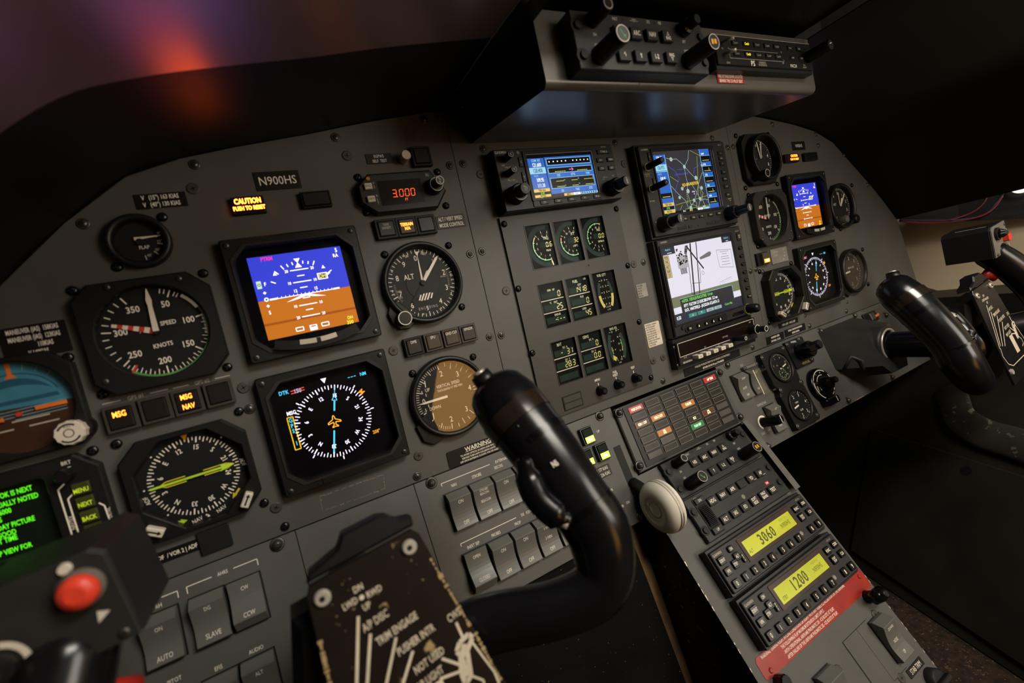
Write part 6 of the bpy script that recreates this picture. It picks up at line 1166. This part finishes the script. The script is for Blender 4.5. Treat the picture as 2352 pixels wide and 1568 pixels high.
    if worn:
        for (x0,y0),(x1,y1) in (((36,-66),(30,-22)),((40,-100),(37,-70)),((-32.5,-30),(-36,-58)),((-37,-62),(-39,-92))):
            for k in range(16): f = k/16; g = f+random.uniform(.03,.07); w_ = random.uniform(.7,2.6); b.seg(x0+(x1-x0)*f-.6,y0+(y1-y0)*f,x0+(x1-x0)*g-.6,y0+(y1-y0)*g,w_,1.32,P('worn_cream','#a08a62',.5))
        for k in range(26): b.flat(circ(random.uniform(-24,24),random.uniform(-34,-10),random.uniform(.15,.5),7),1.3,P('worn_fleck','#7a6848',.5))
    fp_ = part(t, 'face_plate', lean(b))
    b = MB(); z = 1.4; PT = P('plate_print','#c9bda6',.55)
    for x, y, q in ((-9,-17.2,'DN'),(-2.6,-22.8,'RWD'),(-15,-22,'LWD'),(-8.4,-27.4,'UP')): b.text(q, x, y, 3.2, PT, z, sx=.72, bold=True)
    b.flat(circ(-9,-22.3,1.3,12),z,PT)
    for x, y, q in ((-7,-36,'A/P DISC'),(1,-45.4,'TRIM ENGAGE'),(7.4,-55.6,'PUSHER INTR'),(9.6,-68.4,'NOT USED'),(5.4,-76.4,'MAP LIGHT'),(29.6,-56,'CWS')): b.text(q, x, y, 4.0, PT, z, sx=.6, rot=3, bold=True)
    for (xa,ya),(xb,yb) in (((-13.6,-29.6),(-36,-84)),((-11.4,-40.3),(-31,-82)),((-1,-49),(-26,-84)),((4,-59.6),(-20,-86)),((29.3,-60),(29.6,-70)),((15.6,-71.5),(24,-81)),((11,-79.6),(24,-83.4))): b.seg(xa,ya,xb,yb,1.5,z+.02,PT)
    b.path([(24,-73),(27,-70),(33,-69),(34,-72),(29,-76),(28,-80),(26,-88),(22,-90),(22,-84),(25,-76),(24,-73)], 2.6, z+.04, PT); b.path([(29,-72),(25,-78),(24,-87)], 3, z+.05, PT); b.path([(26,-88),(31,-94),(30,-100),(24,-102)], 1.2, z, PT); b.path([(33,-73),(38,-94),(38,-104),(32,-112)], 1.1, z, PT)
    b.box(2,-104,z-.1,12,-80,z+.06,PT)
    b.path([(-34,-84),(-38,-94),(-34,-106),(-24,-112),(26,-112)], 1.2, z, PT); part(fp_, 'plate_print', lean(b))
    for x, y in ((-25.5,-12.6),(21.5,-12)):
        b = MB(); b.lathe([(4.2,1.2),(4.2,2.4),(3.2,3.2)], METAL, (x,y), 20); b.lathe([(1.4,3.6),(1.2,3.8)], DIAL, (x,y), 10); part(fp_, 'screw', lean(b))
    if not worn:
        for x, y in ((38,-118),(-36,-116)): b = MB(); b.lathe([(4,1.2),(3.4,2.8)], METAL, (x,y), 16); part(fp_, 'screw', lean(b))
    b = MB(); b.prism([(-30,-3),(28,-3),(29,2),(22,4),(17,9),(12,11),(-7,11),(-12,5),(-28,1)], -14, 1, P('clip_black','#0d0c0e',.45), 1.5); part(t, 'chart_clip', lean(b)); return t
yoke('near black control yoke with worn placard plate in the foreground', -204, 1, True)
yoke('far black control yoke with clean placard plate and grey-faced switch box at the right', 618, -1, False)
t = thing('column_housing', 'grey faceted housing where the far control column leaves the right panel', 'housing', LOW, 0, 0)
b = MB(); HG = P('housing_grey','#2b2a27',.45,bump=.2,bscale=1500)
c = LOW.matrix().inverted() @ W(618,-161,0); cx, cy = c.x/MM, c.y/MM
P0 = [(cx-62,cy+36),(cx-66,cy-30),(cx-44,cy-50),(cx+36,cy-50),(cx+48,cy-28),(cx+48,cy+36)]; P1 = [(cx-34,cy+20),(cx-38,cy-34),(cx-24,cy-50),(cx+26,cy-50),(cx+38,cy-34),(cx+38,cy+20)]
n = len(P0); vs = [(x,y,.2) for x,y in P0]+[(x,y-12,50) for x,y in P1]; b.add(vs, [(i,n+i,n+(i+1)%n,(i+1)%n) for i in range(n)]+[tuple(range(n,2*n))], HG); b.f[-7:] = [tuple(reversed(f)) for f in b.f[-7:]]; b.f[-1] = tuple(reversed(b.f[-1])); part(t, 'shell', b)
b = MB(); mt = LOW.matrix().inverted()
def ringat(r, w): return [tuple((mt @ W(618+r*math.cos(2*PI*k/40), -161+r*math.sin(2*PI*k/40), w))/MM) for k in range(40)]
b.sweep([ringat(30,52),ringat(30,66),ringat(28,70),ringat(23,70),ringat(21.4,64)], HG, True, False); co_ = part(t, 'collar', b); b = MB(); b.sweep([ringat(25,69.6),ringat(25,71.4),ringat(22.4,71.6),ringat(21,69)], METAL, True, False); part(co_, 'bearing_ring', b, 'bright ring round the column')
b = MB(); b.tube([(cx-60,cy-34,8),(cx-50,cy-18,22),(cx-47,cy-30,30),(cx-48,cy-44,26)], [(3,3),(4,4),(5,4),(4,3)], HG, 12); part(t, 'lock_lug', b)
# ================================================================== overhead radio box above the centre panel
t = thing('radio_housing', 'grey radio housing overhanging the centre panel, glossy dark underside', 'housing', MAIN, 0, 0)
BX = P('housing_face_grey','#57534d',.34,metal=.25,var=.06); UN = P('housing_underside','#5f5d5c',.3,metal=.35,var=.05,scale=14,bump=.1,bscale=60)
prof = [(205,.5),(187.6,138)]+[(193.5-6.5*math.cos(math.radians(a)), 139.5+6.5*math.sin(math.radians(a))) for a in range(10,91,16)]+[(246,146),(252,.5)]
x0, x1 = 12.5, 381; n = len(prof); A_ = [(x0,v,w) for v,w in prof]; B_ = [(x1,v,w) for v,w in prof]
b = MB(); b.add(A_+B_, [(0,1,n+1,n)][::1], UN); b.add(A_+B_, [(i,i+1,n+i+1,n+i) for i in range(1,n-2)], BX, True); b.add(A_+B_, [(n-2,n-1,2*n-1,2*n-2)], BLKM); b.add(A_, [tuple(reversed(range(n)))], BLKM); b.add(B_, [tuple(range(n))], BLKM); part(t, 'shell', b)
b = MB(); 
for x in (110,): b.seg(x,190,x,196,.4,146.2,DIAL)
part(t, 'seam', b)
FRONT = Plane((0,0,146))
efis_control('black display control unit in the overhead radio housing, left of the audio panel', FRONT, 108, 214.6, 0, 16, 4)
t = thing('audio_panel', 'narrow audio selector panel with two lit yellow key captions in the overhead housing', 'audio panel', FRONT, 282.5, 219.5)
b = MB(); b.box(-79.5,-17.5,-3,79.5,15.5,9,BLK,.3,.6); b.box(-78.5,-14,9,78.5,14,11,P('audio_face','#161515',.35),.5,.8); b.path([(-78,13.6),(78,13.6)],.4,11.05,TXTD)
b.text('PS', -26.5, -11.2, 5, TXT, 11.1, sx=.9, bold=True); b.text('ENGINEERING', -11, -9.8, 2, TXTD, 11.1, sx=.6); b.text('INCORPORATED', -11, -12.2, 2, TXTD, 11.1, sx=.6); b.text('PAC24', 42, -11, 3.2, TXT, 11.1, sx=.85); b.text('PULL', 62, -9.4, 1.6, TXTD, 11.1); b.text('COPILOT', 62, -11.8, 1.4, TXTD, 11.1); b.path([(-60,-1),(-60,-7.4),(26,-7.4),(26,-5)], .35, 11.1, TXTD); b.path([(-60,3),(-60,1),(18,1)], .3, 11.1, TXTD); b.text('MIC', 24, 2, 1.4, TXTD, 11.1); b.text('EXT', 24, -9, 1.4, TXTD, 11.1); b.text('CREW', -64, -12, 1.6, TXTD, 11.1); b.text('PA', -69, 1, 1.6, TXTD, 11.1); part(t, 'case', b)
YL = E('#e8d21a',2.0)
for r in range(2):
    for k, x in enumerate((-49,-32,-15.5,1,17)): lit = k == 1; key(t, x, 7-11*r if r == 0 else -3, 11, 5, 'Com%d\u2022' % (k+1), 11, .9, m=P('key_black','#100f0f',.35), tm=YL if lit else TXTD, hh=2.2, r=.6, bold=lit)
for x, y, s_ in ((40,7,'Nav1'),(56,7,'Nav2'),(42,-3,'AUX'),(58,-3,'MKR')): key(t, x, y, 9, 5, s_, 11, .9, m=P('key_black','#100f0f',.35), tm=TXTD, hh=2, r=.6)
for y in (6.5,-4.5):
    b = MB(); b.tube([(-68,y,10),(-66.5,y-.6,17),(-64.5,y-1.4,21)], [(1.6,1.6),(1.3,1.3),(1.8,1.8)], METAL, 10); part(t, 'toggle_switch', b)
b = MB(); b.lathe([(6.2,11),(5.8,32),(5,34)], BLK, (71.5,-1), 26); b.seg(69.6,0,73.4,1,.6,34.1,TXT); part(t, 'volume_knob', b)
placard('red placard reading FIRE EXTINGUISHER LOCATED BEHIND THE CO PILOT SEAT', 233.5, 198.4, 41, 9, ['FIRE EXTINGUISHER LOCATED','BEHIND THE CO PILOT SEAT'], FRONT, 3.0, m=P('placard_red','#96291f',.4), sx=.62)

# ================================================================== coaming around the panel
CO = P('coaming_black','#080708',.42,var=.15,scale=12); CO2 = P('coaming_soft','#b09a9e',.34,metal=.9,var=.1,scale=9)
def shell(label, contour, w0, w1, dv0, dv1, m, th=5, name='glareshield', lip=None):
    n = len(contour); b = MB()
    lo0 = [(u,v+dv0,w0) for u,v in contour]; lo1 = [(u,v+dv1,w1) for u,v in contour]
    hi0 = [(u,v+dv0+th,w0) for u,v in contour]; hi1 = [(u,v+dv1+th,w1) for u,v in contour]
    b.add(lo0+lo1, [(i,i+1,n+i+1,n+i) for i in range(n-1)], m, True); b.add(hi0+hi1, [(n+i,n+i+1,i+1,i) for i in range(n-1)], m, True)
    b.add(lo1+hi1, [(i,i+1,n+i+1,n+i) for i in range(n-1)], m); b.add(lo0+hi0, [(n+i,n+i+1,i+1,i) for i in range(n-1)], m)
    if lip:
        e = [(u,v+dv1,w1) for u,v in contour]; b.add(e+[(u,v-lip,w+1) for u,v,w in e]+[(u,v-lip,w+3) for u,v,w in e], [(i,i+1,n+i+1,n+i) for i in range(n-1)]+[(n+i,n+i+1,2*n+i+1,2*n+i) for i in range(n-1)], m)
    return b
CL = [(u,v) for u,v in spline([(-452,-20),(-440,20)]+HOOD[1:], 4)]
t = thing('glareshield', 'black curved glareshield over the left panel with an orange glow', 'glareshield', MAIN, 0, 0)
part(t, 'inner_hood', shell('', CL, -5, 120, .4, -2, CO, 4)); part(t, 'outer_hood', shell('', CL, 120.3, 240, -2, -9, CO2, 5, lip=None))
b = MB(); b.add([(-11,241,-4),(12.2,244,-4),(12.2,236,120),(-11,238,120),(-11,231,240),(12.2,236,240)], [(0,1,2,3),(3,2,5,4)], CO); b.add([(12.2,254,-3),(381,254,-3),(381,258,260),(12.2,258,260)], [(0,1,2,3)], CO); b.add([(12.2,254,-3),(12.2,258,260),(12.2,236,260),(12.2,236,120),(12.2,244,-4)], [(0,1,2,3,4)], CO)
solo('coaming_panel', 'black coaming above and left of the overhead radio housing', 'coaming', b, MAIN, 0, 0)
CR = spline([(381.6,243)]+HOODR, 4)
t = thing('glareshield', 'black curved glareshield over the right panel', 'glareshield', MAIN, 0, 0)
part(t, 'inner_hood', shell('', CR, -4, 330, 1.0, 6, CO, 1.0))
# side pod right of the panel
t = thing('side_pod', 'black side pod at the far right above the beige side wall', 'side panel', MAIN, 0, 0)
PO = P('pod_black','#0f0e0d',.5,bump=.4,bscale=500)
b = MB(); lo = [(886,21,1),(905,-2,80),(925,-24,170),(934,-30,300)]; hi = [(893,62,1),(915,60,80),(932,60,170),(936,60,300)]; ba = [(934,22,1),(936,0,80),(936.5,-20,170),(936.8,-26,300)]
b.add(lo+hi+ba, [(i,i+1,5+i,4+i) for i in range(3)]+[(8+i,9+i,1+i,i) for i in range(3)], PO); part(t, 'shell', b)
t = thing('cable', 'red and bluish wires hanging along the lower edge of the side pod', 'cable', MAIN, 0, 0)
for q, m_ in (([(884,27,3),(897,13,42),(904,9,72),(914,14,98),(918,28,114),(921,50,121)],'#7a2f38'),([(884,29,4),(898,15,46),(907,5,86),(914,5,112),(918,21,128),(921,35,138)],'#4a4a6a'),([(884,26,5),(896,10,46),(907,3,93),(914,9,120),(920,30,136)],'#8a3438')):
    b = MB(); b.tube(spline(q,6), 1.2, P('wire_'+m_[1:], m_, .45), 8); b.v = [(x-5,y-5,z) for x,y,z in b.v]; part(t, 'wire', b, 'bluish wire' if m_[1] == '4' else 'red wire')
b = MB(); b.lathe([(17,0),(17,2),(14,4)], METAL, n=32, cap=False); b.prism(circ(0,0,15,32), .2, 1.2, E('#f2f2ee',1.6)); 
for y in (-5,0,5): b.box(-12,y-.7,1.2,12,y+.7,2.4,STEEL)
o = solo('reading_light', 'white lit round lamp with grey slats at the right edge of the picture', 'lamp', b, MAIN, 0, 0); o.matrix_world = Matrix.Translation(W(916,37,158)) @ Matrix.Rotation(math.radians(-75), 4, 'Z') @ Matrix.Rotation(math.radians(90), 4, 'X')
# ================================================================== room shell
BEIGE = P('beige_trim','#d6c3a4',.65,var=.06,scale=8)
b = MB(); b.add([(938,-170,-120),(938,-170,1500),(938,60,1500),(938,60,-120)], [(0,1,2,3)], BEIGE); b.add([(938,60,-120),(938,60,1500),(1010,700,1500),(1010,700,-120)], [(0,1,2,3)], P('wall_dark','#1c1916',.7)); struct('wall_right', b)
t = thing('side_console', 'dark arm ledge under the beige side wall on the right', 'console', MAIN, 0, 0)
b = MB(); DK = P('ledge_dark','#121110',.5,bump=.3,bscale=400)
b.add([(884,-112,-10),(930,-138,40),(938,-138,40),(938,-110,-10)], [(0,1,2,3)], DK); b.add([(850,-128,12),(938,-128,12),(938,-140,560),(850,-150,560)], [(3,2,1,0)][::-1], DK); b.add([(850,-128,12),(850,-150,560),(850,-260,560),(850,-240,12)], [(0,1,2,3)], DK); part(t, 'ledge', b)
# slanted foot-well panel
A0 = Vector((573,-550,-18)); ex = Vector((-.3939193,0,.91914503)); ey = Vector((.59038651,.76643541,.25302279)); nn = Vector((-.70446529,.64232139,-.3019137)); nn = -nn if nn.z < 0 else nn
FP = Plane((0,0,0)); FP.O = A0; FP.eu = ex; FP.ev = ey; FP.en = ex.cross(ey)
t = thing('footwell_panel', 'large dark panel with raised hatch outline under the right instrument panel', 'side panel', FP, 0, 0)
FD = P('footwell_black','#24211b',.42,var=.3,scale=10,bump=.4,bscale=260)
b = MB(); b.box(-560,0,-6,420,520,0,FD); part(t, 'board', b)
b = MB(); H = [(30,-40+0),(-39,112),(-92,240),(-86,247),(157,241),(330,236),(330,-20)]; b.prism([(x,y) for x,y in [(-15,20),(330,10),(330,236),(157,240.5),(-84,246.5),(-92,240)]], 0, 5, FD, 2.5); b.lathe([(8,5),(8,5.1)], DIAL, (92,222), 20); part(t, 'hatch', b)
b = MB(); b.tube(spline([(20,330,0),(50,300,10),(90,285,16),(150,296,16),(220,300,8)],5), [(3,3)]+[(9,9)]*19+[(3,3)], P('scuffed_trim','#3a352c',.4,wear=('#8a816c',120,.6)), 12) if False else None
b = MB(); b.tube(spline([(2,352,2),(24,330,5),(50,300,6),(90,286,6),(130,283,6),(190,276,4)],6), (24,5), P('scuffed_trim','#2f2c25',.5,var=.45,scale=25,wear=('#5f594b',90,.62)), 18); part(t, 'scuffed_bracket', b, 'scuffed lighter bracket')
b = MB(); CP = P('carpet_brown','#2a1e14',.9,var=.6,scale=120,bump=1.0,bscale=700,wear=('#5a4a34',300,.62)); b.add([(-700,-552,-500),(-700,-552,1500),(1000,-552,1500),(1000,-552,-500)], [(0,1,2,3)], CP); struct('floor', b)
b = MB(); b.add([(-700,-560,-420),(1000,-560,-420),(1000,-120,-420),(-700,-120,-420)], [(0,1,2,3)], P('wall_dark','#1c1916',.7)); struct('wall_front', b)
b = MB(); b.add([(-520,-560,-420),(-520,-560,1500),(-520,700,1500),(-520,700,-420)], [(3,2,1,0)], P('wall_dark','#1c1916',.7)); struct('wall_left', b)
b = MB(); b.add([(-700,-560,1500),(1010,-560,1500),(1010,700,1500),(-700,700,1500)], [(3,2,1,0)], P('wall_rear_brown','#6b5840',.7)); struct('wall_rear', b)
b = MB(); b.add([(-700,700,-420),(1010,700,-420),(1010,700,1500),(-700,700,1500)], [(3,2,1,0)], P('ceiling_dark','#15131a',.7)); struct('ceiling', b)
# knee cover left of the pedestal
t = thing('knee_cover', 'worn black cover beside the left flank of the pedestal', 'cover', MAIN, 0, 0)
b = MB(); KC = P('knee_leather','#080706',.7,spec=.1,var=.35,scale=24,bump=.6,bscale=500,wear=('#5f5038',240,.69))
L0 = LOW.pt(0,-131,-6)
b.add([(-131,L0.y,L0.z),(80,L0.y,L0.z),(92,-640,120),(-131,-640,120)], [(3,2,1,0)][::-1], KC); b.add([(80,L0.y,L0.z),(107.5,L0.y-6,L0.z-20),(107.5,-640,100),(92,-640,120)], [(0,3,2,1)], P('worn_brown_strip','#5a442f',.7,var=.4,scale=40,wear=('#8a744c',200,.66))); b.add([(-440,L0.y,L0.z-4),(-131,L0.y,L0.z-4),(-131,-640,40),(-440,-640,40)], [(0,3,2,1)], P('knee_black','#050505',.8,spec=.1)); part(t, 'cover_sheet', b)
b = MB(); b.tube([(200,-205,-20),(330,-190,10),(345,-200,-10)], 2, STEEL, 8) if False else b.tube([(352,-275,-60),(360,-262,-40),(372,-258,-36),(384,-252,-40)], [(4,4),(7,7),(5,5),(4,4)], STEEL, 12); b.tube([(362,-262,-42),(366,-300,-60),(380,-380,-80)], 3, STEEL, 10)
solo('linkage', 'dim metal linkage hanging below the right panel beside the pedestal', 'linkage', b, MAIN, 0, 0)
